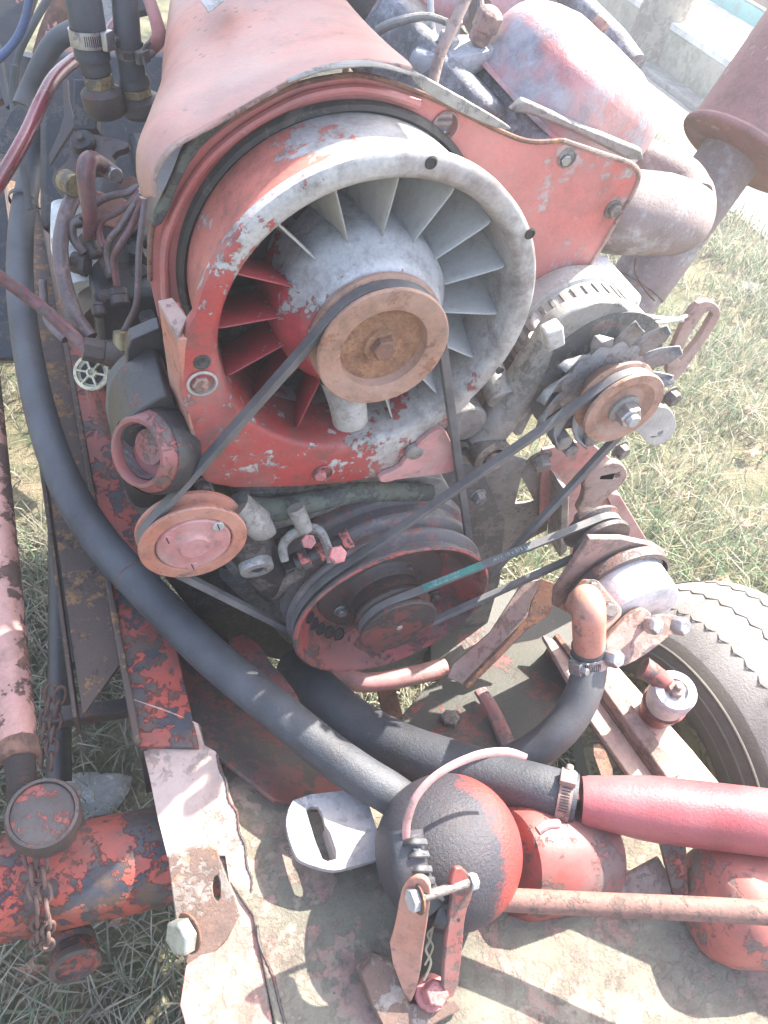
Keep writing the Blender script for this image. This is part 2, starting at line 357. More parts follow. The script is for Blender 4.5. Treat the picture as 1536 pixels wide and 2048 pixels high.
# ================================================================ THE SETTING
GZ = -1.19
def ground_mat():
    m = bpy.data.materials.new('soil'); m.use_nodes = True; t = m.node_tree; L = t.links.new; bs = t.nodes['Principled BSDF']
    tc = _n(t, 'ShaderNodeTexCoord')
    a = _n(t, 'ShaderNodeTexNoise'); a.inputs['Scale'].default_value = 9; a.inputs['Detail'].default_value = 10; a.inputs['Roughness'].default_value = .7; L(tc.outputs['Object'], a.inputs[0])
    b = _n(t, 'ShaderNodeTexNoise'); b.inputs['Scale'].default_value = 90; b.inputs['Detail'].default_value = 8; b.inputs['Roughness'].default_value = .75; L(tc.outputs['Object'], b.inputs[0])
    cr = _n(t, 'ShaderNodeValToRGB'); e = cr.color_ramp.elements; e[0].position = .38; e[0].color = (.10, .12, .055, 1); e[1].position = .62; e[1].color = (.30, .25, .17, 1); L(a.outputs['Fac'], cr.inputs[0])
    mx = _n(t, 'ShaderNodeMix', data_type='RGBA', blend_type='MULTIPLY'); mx.inputs[0].default_value = .8; L(cr.outputs[0], mx.inputs[6])
    c2 = _n(t, 'ShaderNodeValToRGB'); e = c2.color_ramp.elements; e[0].position = .35; e[0].color = (.35, .33, .3, 1); e[1].position = .62; e[1].color = (1.2, 1.15, 1.0, 1); L(b.outputs['Fac'], c2.inputs[0]); L(c2.outputs[0], mx.inputs[7])
    L(mx.outputs[2], bs.inputs['Base Color']); bs.inputs['Roughness'].default_value = .95
    bp = _n(t, 'ShaderNodeBump'); bp.inputs['Distance'].default_value = .02; L(b.outputs['Fac'], bp.inputs['Height']); L(bp.outputs[0], bs.inputs['Normal']); return m
SOIL = ground_mat()
mat('gravel_path', (.26, .255, .24), (.36, .34, .31), th=.52, sc=5, rough=.9, rough2=.95, fine=2.0, c3=(.17, .17, .15))
mat('moss_wall', (.42, .40, .31), (.17, .18, .11), th=.52, sc=3.2, rough=.9, rough2=.95, fine=1.5, edge=.05, dust=(.46, .42, .34), dth=.5)
mat('plaster', (.78, .77, .74), sc=2, rough=.9)
mat('turquoise', (.12, .42, .42), sc=4, rough=.6)
mat('beam_wood', (.16, .10, .08), sc=6, rough=.8)
mat('bark', (.20, .17, .14), (.34, .30, .24), th=.5, sc=7, rough=.9, rough2=.9, bump=1.2, fine=2.0)
mat('stone', (.30, .30, .28), (.20, .20, .19), th=.5, sc=12, rough=.9, rough2=.9)
mat('leaf_brown', (.24, .13, .08), (.34, .20, .14), th=.5, sc=30, rough=.7)
g = MB(); N = 60
G = [[Vector((-60 + 120 * (i / N), -60 + 120 * (j / N), GZ)) for i in range(N + 1)] for j in range(N + 1)]
struct('ground', g.grid(G), SOIL, bev=0)
p = MB(); pp = [(1240, 110), (1300, 135), (1440, 222), (1700, 370), (1700, 620), (1536, 480), (1460, 420), (1390, 360), (1310, 290), (1240, 200)]
p.prism([U(x, y, z=GZ + .006) for x, y in smooth(pp, 2)], -Zv, .004); struct('path', p, MAT['gravel_path'], bev=0)
# grass
def grass():
    def patch(n, box, hmin, hmax, lean):
        c = RNG.uniform(0, 1, (n, 2)); ctr = np.c_[box[0] + (box[1] - box[0]) * c[:, 0], box[2] + (box[3] - box[2]) * c[:, 1]]
        return ctr, RNG.uniform(hmin, hmax, n), np.full(n, lean)
    P = [patch(52000, (.5, 3.2, -1.0, 3.4), .035, .10, 1.1), patch(16000, (2.0, 6.5, 2.0, 8.0), .04, .09, 1.0), patch(26000, (-1.0, .75, -.6, .9), .03, .10, 1.3), patch(7000, (-1.2, -.2, .9, 3.5), .03, .08, 1.2)]
    X = np.concatenate([q[0] for q in P]); H = np.concatenate([q[1] for q in P]); LN = np.concatenate([q[2] for q in P]); n = len(X)
    # clumping: keep by a smooth field, leave bare soil between
    fld = np.sin(X[:, 0] * 5.1 + 1.3 * np.sin(X[:, 1] * 3.3)) + np.sin(X[:, 1] * 6.3 + 1.7 * np.sin(X[:, 0] * 4.1)) + .8 * np.sin(X[:, 0] * 13 + X[:, 1] * 9) 
    keep = fld + RNG.normal(0, 1.0, n) > -1.1
    wx = (X[:, 0] > 3.7)
    PP_ = [U(x, y, z=GZ) for x, y in smooth(pp, 2)]; ins = np.zeros(n, bool)
    for i_ in range(len(PP_)):
        a_, b_ = PP_[i_], PP_[(i_ + 1) % len(PP_)]
        ins ^= ((a_.y > X[:, 1]) != (b_.y > X[:, 1])) & (X[:, 0] < (b_.x - a_.x) * (X[:, 1] - a_.y) / (b_.y - a_.y + 1e-12) + a_.x)
    wx |= ins & (RNG.uniform(0, 1, n) < .93)
    keep &= ~wx
    X = X[keep]; H = H[keep] * 1.35; LN = LN[keep]; fld = fld[keep]; n = len(X)
    H *= 1 + .18 * fld
    an = RNG.uniform(0, 2 * np.pi, n); dx, dy = np.cos(an), np.sin(an); ln = RNG.uniform(.25, 1.0, n) * LN
    wd = RNG.uniform(.0012, .0028, n) * (1 + np.clip((X[:, 1] - 1) * .25, 0, 1.2))
    sx, sy = -dy * wd, dx * wd
    def pt(t, s):
        hh = H * (t - .38 * t * t * ln); of = H * ln * t * t * .9 + H * .12 * t
        return np.c_[X[:, 0] + dx * of + sx * s, X[:, 1] + dy * of + sy * s, GZ - .004 + hh]
    A = np.stack([pt(0, -1), pt(0, 1), pt(.5, .8), pt(.5, -.8), pt(1, 0)], 1).reshape(-1, 3)
    me = bpy.data.meshes.new('grass'); i = np.arange(n) * 5
    Fq = np.stack([i, i + 1, i + 2, i + 3], 1); Ft = np.stack([i + 3, i + 2, i + 4], 1)
    me.vertices.add(len(A)); me.vertices.foreach_set('co', A.ravel())
    me.loops.add(n * 7); lp = np.concatenate([Fq, Ft], 1).ravel(); me.loops.foreach_set('vertex_index', lp)
    me.polygons.add(n * 2); st = np.stack([np.arange(n) * 7, np.arange(n) * 7 + 4], 1).ravel(); me.polygons.foreach_set('loop_start', st)
    me.update(calc_edges=True)
    at = me.color_attributes.new('tint', 'FLOAT_COLOR', 'POINT')
    dry = RNG.uniform(0, 1, n) < np.clip(.50 - .10 * fld + .22 * (X[:, 0] < .4), .15, .88)
    gcol = np.array([.135, .19, .10]) * RNG.uniform(.6, 1.6, (n, 1)) * np.array([1, 1, 1]); gcol[:, 0] *= RNG.uniform(.7, 1.5, n); under_shade = np.where(X[:, 0] < .3, .68, 1.0)[:, None]; gcol = gcol * under_shade  # blades under the machine dimmed in colour for its shade
    dcol = np.array([.46, .42, .31]) * RNG.uniform(.5, 1.25, (n, 1))
    dcol = dcol * under_shade; cc = np.where(dry[:, None], dcol, gcol); cc = np.c_[cc, np.ones(n)]
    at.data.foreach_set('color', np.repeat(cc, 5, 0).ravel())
    m = bpy.data.materials.new('grass_blades'); m.use_nodes = True; t = m.node_tree; b = t.nodes['Principled BSDF']
    a = _n(t, 'ShaderNodeVertexColor'); a.layer_name = 'tint'; t.links.new(a.outputs[0], b.inputs['Base Color']); b.inputs['Roughness'].default_value = .6
    tr = _n(t, 'ShaderNodeBsdfTranslucent'); t.links.new(a.outputs[0], tr.inputs[0]); ms = _n(t, 'ShaderNodeMixShader'); ms.inputs[0].default_value = .35
    t.links.new(b.outputs[0], ms.inputs[1]); t.links.new(tr.outputs[0], ms.inputs[2]); t.links.new(ms.outputs[0], t.nodes['Material Output'].inputs[0])
    me.materials.append(m); o = bpy.data.objects.new('grass', me); COL.objects.link(o); o['kind'] = 'stuff'; o['label'] = 'matted green and straw coloured grass on the ground'; 
grass()
# house front with mossy plinth, tree
hs = thing('garden_wall', 'mossy retaining wall with a sunlit white terrace slab behind the tree', 'wall')
wx = 3.85
zp = U(1420, 95, x=wx).z
wl = MB(); wl.box(Vector((wx + .16, 4.6, (GZ + zp - .04) / 2)), (.32, 10.0, zp - .04 - GZ)); obj('wall', wl, MAT['moss_wall'], hs, bev=.02)
tc = U(1480, 40, z=zp)
hb = MB(); hb.box(Vector(((wx + tc.x + .4) / 2, 4.6, zp - .02)), (tc.x + .4 - wx, 10.0, .04)); obj('terrace_slab', hb, MAT['plaster'], hs)
fr = thing('terrace_rail', 'brown rail with a turquoise band at the far edge of the white terrace', 'rail')
s1 = MB(); s1.box(Vector((tc.x + .05, 4.6, zp + .05)), (.05, 10.0, .10)); obj('turquoise_band', s1, MAT['turquoise'], fr)
s2 = MB(); s2.box(Vector((tc.x + .10, 4.6, zp + .20)), (.10, 10.0, .16)); obj('rail_board', s2, MAT['beam_wood'], fr)
kb = MB(); kb.box(Vector((wx - .09, 4.6, GZ + .02)), (.16, 10, .04)); one('kerb', 'pale narrow kerb along the foot of the mossy garden wall', 'kerb', kb, MAT['stone'], bev=.01)
tr = thing('tree', 'grey barked tree trunk rising in front of the mossy wall', 'tree')
tb = U(1290, 118, z=GZ); tk = MB(); tt = U(1322, 0, d=dep(tb) + .0)
dirn = (Vector((0.03, -.02, 1))).normalized()
pts = [tb - dirn * .1, tb + dirn * .15, tb + dirn * .6, tb + dirn * 1.4, tb + dirn * 2.4]
tk.tube(pts, [.24, .18, .155, .145, .13], n=20, sub=5); obj('trunk', tk, MAT['bark'], tr, bev=0, sharp=180)
for k, a in enumerate((0.4, 2.3, 4.2)):
    q = tb + dirn * 2.3; l = MB(); l.tube([q, q + Vector((math.cos(a) * .4, math.sin(a) * .4, .6)), q + Vector((math.cos(a) * .9, math.sin(a) * .9, 1.5))], [.09, .06, .03], n=10); obj('limb', l, MAT['bark'], tr, bev=0, sharp=180)
mat('leaf_green', (.06, .10, .035), (.09, .12, .04), th=.5, sc=3, rough=.6)
cv = MB()
for k in range(5200):
    v = Vector(RNG.normal(0, 1, 3)); v = v.normalized() * (RNG.uniform(.3, 1) ** .5)
    c = tb + dirn * 3.9 + Vector((v.x * 1.5, v.y * 1.5, v.z * 1.1)) + Vector((math.sin(k * 7.) * .2, math.cos(k * 3.) * .2, 0)); a = Vector(RNG.normal(0, 1, 3)).normalized(); b = frame(a)[0]
    cv.add([c, c + a * .05 + b * .03, c + a * .11, c + a * .05 - b * .03], [(0, 1, 2, 3)])
cr_ = obj('crown', cv, MAT['leaf_green'], tr, bev=0); cr_['kind'] = 'stuff'

# ================================================================ CHASSIS
def rail():
    t = thing('frame_rail', 'long steel frame rail with flaking red paint and brown rust under the long black hose', 'frame rail')
    zt = -.55
    def zx(px, py, z=zt): return U(px, py, z=z)
    # red flange (top) from ridge to right edge; brown flange left of the ridge, a little lower and cut at an angle
    ridge = -.288
    b = MB(); y0, y1 = -.25, 1.6
    b.prism([Vector((ridge, y1, zt)), Vector((-.212, y1, zt)), Vector((-.212, -.112, zt)), Vector((ridge, -.088, zt))], -Zv, .010)
    obj('top_flange', b, MAT['red_peel'], t, bev=.002)
    fp = plane3((262, 1398, 'z', zt), (396, 1446, 'z', zt), (440, 1705, 'z', -.592))
    b = MB(); plate(b, [(262, 1396), (330, 1418), (396, 1446), (408, 1490), (432, 1503), (448, 1560), (470, 1620), (488, 1690), (507, 1760), (507, 1830), (490, 1850), (462, 1800), (450, 1712), (335, 1716), (316, 1640), (300, 1560)], fp, .030); obj('sunlit_front', b, MAT['lit_paint'], t, bev=.001)  # front of the rail where sunlight is put into the paint colour
    wd = MB(); up = -fp[1] * .0004
    wd.tube([onplane(x, y, fp) + up for x, y in [(434, 1508), (440, 1540), (452, 1562), (458, 1600), (474, 1625), (478, 1662), (490, 1690), (494, 1730), (504, 1760), (500, 1800), (500, 1824), (480, 1842), (462, 1868)]], .0013, n=6, sub=6, ridge=.6); obj('weld_crack', wd, MAT['oily_brown'], t, bev=0)
    w_ = MB(); w_.box(Vector((ridge + .006, .755, zt - .085)), (.010, 1.69, .15)); obj('web', w_, MAT['oily_brown'], t)
    c = MB(); zl = zt - .02
    e1 = U(165, 1430, z=zl); e2 = U(235, 1330, z=zl)
    c.prism([Vector((-.362, y1, zl)), Vector((ridge - .004, y1, zl)), Vector((ridge - .004, e2.y, zl)), Vector((e1.x, e1.y, zl))], -Zv, .008)
    obj('outer_flange', c, MAT['brown_rail'], t, bev=.0015)
    lip = MB(); lip.box(Vector((-.361, (e1.y + y1) / 2, zl - .028)), (.006, y1 - e1.y, .054)); obj('lip', lip, MAT['brown_rail'], t)
    rd = MB(); rd.box(Vector((ridge, .757, zt + .003)), (.010, 1.69, .012)); obj('ridge', rd, MAT['brown_rail'], t, bev=.003)
rail()
# right frame rail
def rail2():
    t = thing('frame_rail', 'sunlit frame rail between the grey pump and the tyre', 'frame rail')
    z = -.60; b = MB(); P = [(1085, 1270), (1225, 1320), (1385, 1500), (1500, 1640), (1350, 1680), (1180, 1440)]
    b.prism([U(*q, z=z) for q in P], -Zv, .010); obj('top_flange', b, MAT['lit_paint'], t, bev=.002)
    for k, q in enumerate([((1100, 1290), (1360, 1660), .012, .05)]):
        a = U(*q[0], z=z - .03); c = U(*q[1], z=z - .03); e = MB(); e.box((a + c) / 2, ((c - a).length, .010, .07), c - a, (c - a).cross(Zv)); obj('web', e, MAT['rust'], t)
    a = U(1195, 1350, z=z + .012); c = U(1345, 1560, z=z + .012); e = MB(); e.box((a + c) / 2, ((c - a).length, .028, .022), c - a, (c - a).cross(Zv)); obj('angle_bar', e, MAT['rust_pink'], t, bev=.003)
    e = MB(); a = U(1215, 1560, z=z + .006)
    plate(e, [(1180, 1490), (1205, 1485), (1232, 1555), (1210, 1575)], PL('z', z + .0125), .003, sm=1); obj('slot_cover', e, MAT['rust'], t, bev=.001)
rail2()
# big front sheet
def sheet():
    t = thing('front_crossmember', 'broad flaking grey and red steel crossmember filling the lower right', 'crossmember')
    pl = PL('z', -.60)
    b = MB(); P = [(395, 1480), (500, 1503), (520, 1560), (560, 1590), (640, 1590), (780, 1575), (1000, 1600), (1225, 1700), (1250, 1655), (1420, 1690), (1600, 1720), (1900, 1760), (1900, 2300), (600, 2300), (560, 2090), (520, 1900), (505, 1830), (440, 1740), (400, 1600)]
    plate(b, P, pl, .009); obj('top_plate', b, MAT['sheet'], t, bev=.002)
    # folded front edge of the rail continuing down left of the weld
    e = MB(); P = [(470, 1690), (505, 1830), (520, 1900), (590, 2300), (440, 2300), (360, 2010), (372, 1930), (440, 1880), (455, 1790)]
    plate(e, P, PL('z', -.606), .010); obj('end_plate', e, MAT['end_pink'], t, bev=.002)
    wd = MB(); wd.tube([(515, 1850, 'z', -.5995), (520, 1890, 'z', -.5995), (545, 1950, 'z', -.5995), (560, 2010, 'z', -.5995), (590, 2120, 'z', -.5995)], .0014, n=6, sub=8, ridge=.6); obj('weld_seam', wd, MAT['oily_brown'], t, bev=0)
sheet()
def gusset():
    t = thing('corner_gusset', 'brown rusty corner gusset with an oval hole beside the galvanised bolt', 'bracket')
    b = MB(); pl = plane3((335, 1712, 'z', -.545), (445, 1690, 'z', -.545), (440, 1880, 'z', -.60))
    plate(b, [(335, 1712), (360, 1700), (410, 1690), (435, 1700), (447, 1740), (468, 1790), (480, 1830), (455, 1880), (425, 1910), (375, 1935), (362, 1900), (350, 1830)], pl, .006, holes=[[(428, 1755), (436, 1750), (441, 1770), (441, 1795), (435, 1805), (428, 1795), (425, 1775)]])
    obj('plate', b, MAT['rust_brown'], t, bev=.0015)
    o = U(372, 1868, z=-.585); ax = (U(345, 1872, z=-.575) - o).normalized()
    hb = MB(); u = Vector((-.75, -.25, .45)).normalized(); hb.lathe([(.024, 0), (.024, .003)], o - u * .004, u, 32, (1, 1)); obj('washer', hb, MAT['rust'], t)
    hx_ = MB(); hexbolt(hx_, o, u, .0215, .016); obj('bolt', hx_, MAT['zinc'], t, bev=.001)
gusset()
def slotbracket():
    pl = PL('z', -.545)
    b = MB(); P = [(590, 1592), (715, 1577), (732, 1590), (748, 1640), (768, 1700), (766, 1716), (690, 1738), (660, 1742), (605, 1725), (590, 1712), (572, 1660), (573, 1625)]
    plate(b, P, pl, .011, sm=1, holes=[[(612, 1620), (622, 1613), (636, 1613), (645, 1630), (650, 1650), (660, 1665), (672, 1700), (672, 1718), (655, 1722), (645, 1718), (630, 1680)]])
    t = thing('slotted_bracket', 'pale steel bracket plate with a long slot beside the red and black dome', 'bracket')
    obj('plate', b, MAT['bracket'], t, bev=.003)
    s_ = MB(); s_.prism([U(x, y, z=-.556) for x, y in [(650, 1650), (740, 1640), (755, 1700), (672, 1720)]], -Zv, .036); obj('foot', s_, MAT['bracket'], t)
slotbracket()
# inclined dark-pink panel below the hose, in front of the crank pulley
pn = MB(); pl = plane3((400, 1330, 'z', -.62), (600, 1600, 'z', -.59), (600, 1430, 'z', -.66))
plate(pn, [(330, 1180), (455, 1270), (470, 1320), (520, 1350), (590, 1420), (620, 1500), (700, 1580), (640, 1620), (550, 1600), (500, 1560), (420, 1500), (395, 1480), (300, 1200)], pl, .006)
one('inclined_panel', 'dull dirty red panel sloping down beside the rail below the long hose', 'panel', pn, MAT['red_dark'], bev=.001)
pn = MB(); pl = plane3((460, 1300, 'z', -.60), (600, 1430, 'z', -.60), (560, 1290, 'z', -.62))
plate(pn, [(455, 1280), (490, 1265), (520, 1290), (545, 1330), (575, 1360), (600, 1400), (610, 1440), (590, 1430), (560, 1380), (520, 1345), (465, 1325)], pl, .008, sm=1)
one('torn_flange', 'torn sunlit scrap of red flange behind the long hose below the crank pulley', 'bracket', pn, MAT['red_dirty'], bev=.001)
pn = MB(); pl = plane3((540, 1560, 'z', -.59), (470, 1500, 'z', -.59), (520, 1640, 'z', -.585))
# rear dark plate with bolt, under the pump
def darkplate():
    t = thing('axle_support', 'large greasy dark plate with worn red edges and one hex bolt below the crank pulley', 'plate')
    pl = plane3((800, 1420, 'z', -.66), (1120, 1350, 'z', -.64), (1000, 1500, 'z', -.62))
    b = MB(); P = [(795, 1440), (850, 1375), (900, 1345), (930, 1360), (1010, 1290), (1110, 1270), (1180, 1330), (1200, 1420), (1100, 1530), (900, 1560), (830, 1480)]
    plate(b, P, pl, .010); obj('plate', b, MAT['plate_dark'], t, bev=.002)
    o = onplane(900, 1442, pl); n = -pl[1]; bolt(t, o, n, .016, .011, MAT['bolt_dirty'])
    r_ = MB(); r_.tube([(960, 1380, 'z', -.625), (990, 1430, 'z', -.622), (1020, 1500, 'z', -.615), (1040, 1540, 'z', -.61)], [.012, .013, .014, .014], n=10, flat=.5); obj('rib', r_, MAT['red_dirty'], t, bev=0)
darkplate()
cd_ = MB(); P = [(860, 1200), (985, 1175), (1110, 1185), (1250, 1230), (1250, 1400), (1100, 1450), (930, 1440), (860, 1330)]
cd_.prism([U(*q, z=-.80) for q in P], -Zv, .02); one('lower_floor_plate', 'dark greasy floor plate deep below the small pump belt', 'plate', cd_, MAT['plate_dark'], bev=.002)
def strut():
    t = thing('angle_strut', 'brown angle iron strut running from the pump bracket down past the crank pulley', 'strut')
    pl = plane3((1060, 1170, 'z', -.50), (900, 1360, 'z', -.63), (940, 1370, 'z', -.63))
    b = MB(); plate(b, [(1045, 1165), (1085, 1158), (1062, 1205), (1055, 1235), (1000, 1290), (925, 1368), (895, 1355), (905, 1330), (980, 1265)], pl, .006); obj('upper_leg', b, MAT['rust_pink'], t)
    b = MB(); plate(b, [(1062, 1205), (1085, 1158), (1120, 1170), (1100, 1230), (1055, 1260), (935, 1380), (925, 1368), (1000, 1290), (1055, 1235)], (pl[0] + Vector((0, 0, -.012)), pl[1]), .006); obj('lower_leg', b, MAT['rust'], t)
strut()
b = MB(); b.tube([(655, 1355, 'z', -.72), (740, 1365, 'z', -.715), (830, 1350, 'z', -.71), (890, 1335, 'z', -.71)], .017, n=16)
one('tie_tube', 'bent pink tube with sunlit left end crossing under the crank pulley', 'tube', b, MAT['pink_paint'], bev=0)
b = MB(); a = U(770, 1370, z=-.78); c = U(790, 1450, z=-.78); b.box((a + c) / 2, ((c - a).length * 1.2, .035, .006), c - a, (c - a).cross(Zv)); one('support_tab', 'small upright dark tab below the bent pink tube', 'bracket', b, MAT['rust'], bev=.001)
b = MB(); b.prism([U(x, y, z=-.86) for x, y in [(860, 1240), (900, 1300), (905, 1345), (868, 1350), (850, 1300)]], -Zv, .03); one('rusty_tab', 'small rust orange tab behind the end of the bent pink tube', 'bracket', b, MAT['rust'], bev=.001)

# left drag link with threaded end and ball joint
def draglink():
    t = thing('drag_link', 'thick steering link pipe with pink paint flaking off rust at the left edge', 'steering link')
    b = MB(); A = U(-20, 560, z=-.55); Bq = U(38, 1500, z=-.55)
    A = Vector((Bq.x - .004, 1.12, -.55)); b.tube([A, (A + Bq) / 2, Bq], .0235, n=32, sub=8); obj('tube', b, MAT['pink_rust'], t, bev=0)
    dv = (Bq - A).normalized(); c = MB(); c.lathe([(.0235, 0), (.0255, .003), (.0255, .022), (.021, .026)], Bq - dv * .012, dv, 24, (1, 1)); obj('collar', c, MAT['rust'], t)
    th = MB(); pr = []
    for k in range(26): pr += [(.0165, k * .003), (.0185, k * .003 + .0015)]
    th.lathe(pr, Bq + dv * .012, dv, 28, (1, 1)); obj('threaded_rod', th, MAT['oily_brown'], t, bev=0)
draglink()
def balljoint():
    t = thing('ball_joint', 'round ball joint housing with chipped red cap at the end of the steering link', 'ball joint')
    o = U(85, 1625, z=-.52); up = Vector((.05, -.12, 1)).normalized()
    b = MB(); b.lathe([(.034, -.075), (.040, -.055), (.044, -.03), (.043, -.008), (.0405, 0), (.0365, .001), (.036, -.004)], o, up, 40, (1, 0)); obj('housing', b, MAT['oily_brown'], t, bev=0)
    c = MB(); c.lathe([(.0355, -.006), (.0355, -.003), (.0, -.0015)], o, up, 40); obj('cap', c, MAT['dirty_cap'], t, bev=0)
    q = U(140, 1585, z=-.56); e = MB(); e.lathe([(.015, 0), (.015, .03), (.013, .034), (0, .035)], q, Vector((-.15, -.45, .5)), 24, (1, 0)); obj('stud', e, MAT['steel'], t, bev=0)
balljoint()
def axle():
    t = thing('axle_tube', 'thick axle tube with dark blue and red flaking paint above the grass', 'axle')
    a = U(-60, 1790, z=-.70); c = U(420, 1690, z=-.70); dv = (c - a).normalized()
    b = MB(); b.tube([a - dv * .1, a, (a + c) / 2, c, c + dv * .35], .066, n=40, sub=5); obj('tube', b, MAT['red_peel'], t, bev=0)
    o = U(142, 1875, z=-.80); e = MB(); e.lathe([(.030, 0), (.032, .01), (.028, .016), (.030, .030), (.034, .034), (.034, .044), (.026, .046), (.025, .040), (.0, .040)], o, Vector((.05, -.75, .25)), 28, (1, 0)); obj('plug', e, MAT['dirty_cap'], t, bev=0)
    for o_, nm in ((o, 'grip'),):
        pass
axle()
b = MB(); a = U(80, 1440, z=-.74); c = U(330, 1405, z=-.74); b.box((a + c) / 2, ((c - a).length, .026, .026), c - a, (c - a).cross(Zv)); one('cross_bar', 'thin dark cross bar behind the hanging chain', 'bar', b, MAT['oily_brown'], bev=.003)
b = MB(); b.tube([(112, 930, 'z', -.90), (118, 1200, 'z', -.88), (118, 1600, 'z', -.84)], .020, n=20); one('tie_rod', 'black tie rod seen in the gap between steering link and rail', 'tie rod', b, MAT['oily_red'], bev=0)
b = MB(); b.tube([(50, 720, 'z', -.72), (85, 900, 'z', -.72), (118, 1130, 'z', -.72), (150, 1330, 'z', -.72)], .011, n=14); one('brake_pipe', 'thin black pipe running beside the rail in the gap', 'pipe', b, MAT['oily'], bev=0)
def chain():
    def link_mesh():
        m_ = MB(); pts = []
        for k in range(25):
            a = 2 * math.pi * k / 24; pts.append(Vector((math.copysign(abs(math.cos(a)) ** .8, math.cos(a)) * .0125, math.copysign(abs(math.sin(a)) ** 1.0, math.sin(a)) * .0075, 0)))
        m_.tube(pts, .0026, n=8, sub=1, caps=False); return m_
    for name, lab, pts in (('chain', 'rusty chain hanging beside the threaded end of the steering link', [(100, 1385, 1.10), (92, 1430, 1.10), (84, 1480, 1.10), (82, 1530, 1.10)]),
                           ('chain', 'doubled rusty chain draped over the axle tube under the ball joint', [(62, 1715, .955), (68, 1770, .95), (76, 1830, .955), (74, 1885, .985)])):
        t = thing(name, lab, 'chain'); first = None; k = 0
        for off in (0, 20):
            C, _ = spline([Q((q[0] + off, q[1] + off * .3, q[2])) for q in pts], [0] * len(pts), 12)
            L_ = [0]
            for i in range(1, len(C)): L_.append(L_[-1] + (C[i] - C[i - 1]).length)
            s_ = 0
            while s_ < L_[-1]:
                i = next(j for j in range(len(L_)) if L_[j] >= s_); p_ = C[i]; tv = (C[min(i + 1, len(C) - 1)] - C[max(i - 1, 0)]).normalized()
                u, v, a = frame(tv); 
                if k % 2: u, v = v, -u
                ry = random.uniform(-.35, .35); u2 = u * math.cos(ry) + v * math.sin(ry); v2 = a.cross(u2)
                mt = Matrix(((a.x, u2.x, v2.x, p_.x), (a.y, u2.y, v2.y, p_.y), (a.z, u2.z, v2.z, p_.z), (0, 0, 0, 1)))
                if first is None: first = obj('link', link_mesh(), MAT['chain_rust'], t, bev=0); o = first
                else: o = first.copy(); COL.objects.link(o); o.parent = t
                o.matrix_local = mt; s_ += .0185; k += 1
chain()

# ================================================================ WHEEL
def wheel():
    t = thing('wheel', 'dusty sunlit tyre with zigzag tread grooves on the right beside the grass', 'wheel')
    c = Vector((0, -.255, -.86)); n = 96
    prof = [(.19, .60), (.215, .598), (.24, .600), (.262, .612), (.280, .632), (.300, .655), (.318, .690), (.326, .74), (.328, .79), (.322, .84), (.30, .875), (.26, .90), (.20, .90)]
    b = MB(); b.lathe([(a, x) for a, x in prof], c, Xv, n); obj('tyre', b, MAT['tread'], t, bev=0)
    sw = MB(); sw.lathe([(.192, .5975), (.216, .595), (.241, .5970), (.262, .609), (.279, .629)], c, Xv, n); obj('sidewall', sw, MAT['sidewall'], t, bev=0)
    for rr in (.222, .247, .265):
        q = MB(); u, v, a = frame(Xv); xx = {.222: .5965, .247: .600, .265: .611}[rr]
        q.tube([c + Xv * xx + (u * math.cos(k * math.pi / 48) + v * math.sin(k * math.pi / 48)) * rr for k in range(97)], .003, n=8, sub=1, caps=False); obj('sidewall_ring', q, MAT['sidewall'], t, bev=0)
    # tread grooves: zigzag dark channels
    for (rr, xx) in ((.309, .672), (.3255, .735), (.3285, .80)):
        g_ = MB(); pts = []
        for k in range(121):
            an = 2 * math.pi * k / 120; u, v, a = frame(Xv); x2 = xx + (.0045 if k % 2 else -.0045) + random.uniform(-.001, .001)
            pts.append(c + Xv * x2 + (u * math.cos(an) + v * math.sin(an)) * (rr + .0003))
        g_.tube(pts, .0013, n=6, sub=1, caps=False); obj('tread_groove', g_, MAT['sidewall'], t, bev=0)
    rm = MB(); rm.lathe([(.192, .60), (.196, .592), (.188, .594), (.18, .62), (.165, .66), (.10, .67), (.0, .67)], c, Xv, 64); obj('rim', rm, MAT['yellow_grease'], t, bev=0)
wheel()
exec_later = []
# ================================================================ ENGINE: block and covers behind everything
O = Vector((0, 0, 0))
def block():
    t = thing('engine_block', 'greasy dark engine block and timing cover behind the crank pulley', 'engine block')
    b = MB(); b.box(Vector((.09, .55, -.42)), (.42, .80, .42)); obj('crankcase', b, MAT['oily'], t, bev=.01)
    b = MB(); P = [(240, 860), (262, 835), (330, 780), (400, 800), (480, 940), (640, 965), (800, 940), (900, 925), (960, 930), (1010, 1040), (1000, 1160), (960, 1300), (760, 1350), (620, 1330), (500, 1200), (400, 1060), (290, 1040), (255, 1000), (235, 930)]
    plate(b, P, PL('y', .10), .10); obj('timing_cover', b, MAT['block_grey'], t, bev=.006)
    b = MB(); P = [(470, 985), (560, 985), (640, 980), (760, 960), (880, 950), (905, 985), (880, 1010), (700, 1010), (560, 1060), (510, 1060), (470, 1020)]
    plate(b, P, PL('y', .07), .03, sm=1); obj('cover_flange', b, MAT['alu_dirty'], t, bev=.004)
    s_ = MB(); s_.tube([(480, 1010, 'y', .05), (540, 1020, 'y', .045), (620, 1005, 'y', .045), (720, 985, 'y', .05), (860, 985, 'y', .055)], [.013, .016, .014, .014, .012], n=14); obj('water_gallery', s_, MAT['moss'], t, bev=0)
    for q in ((955, 990), (920, 905)):
        bolt(t, U(*q, y=.065), -Yv, .010, .012, MAT['alu_dirty'], wash=.013)
block()
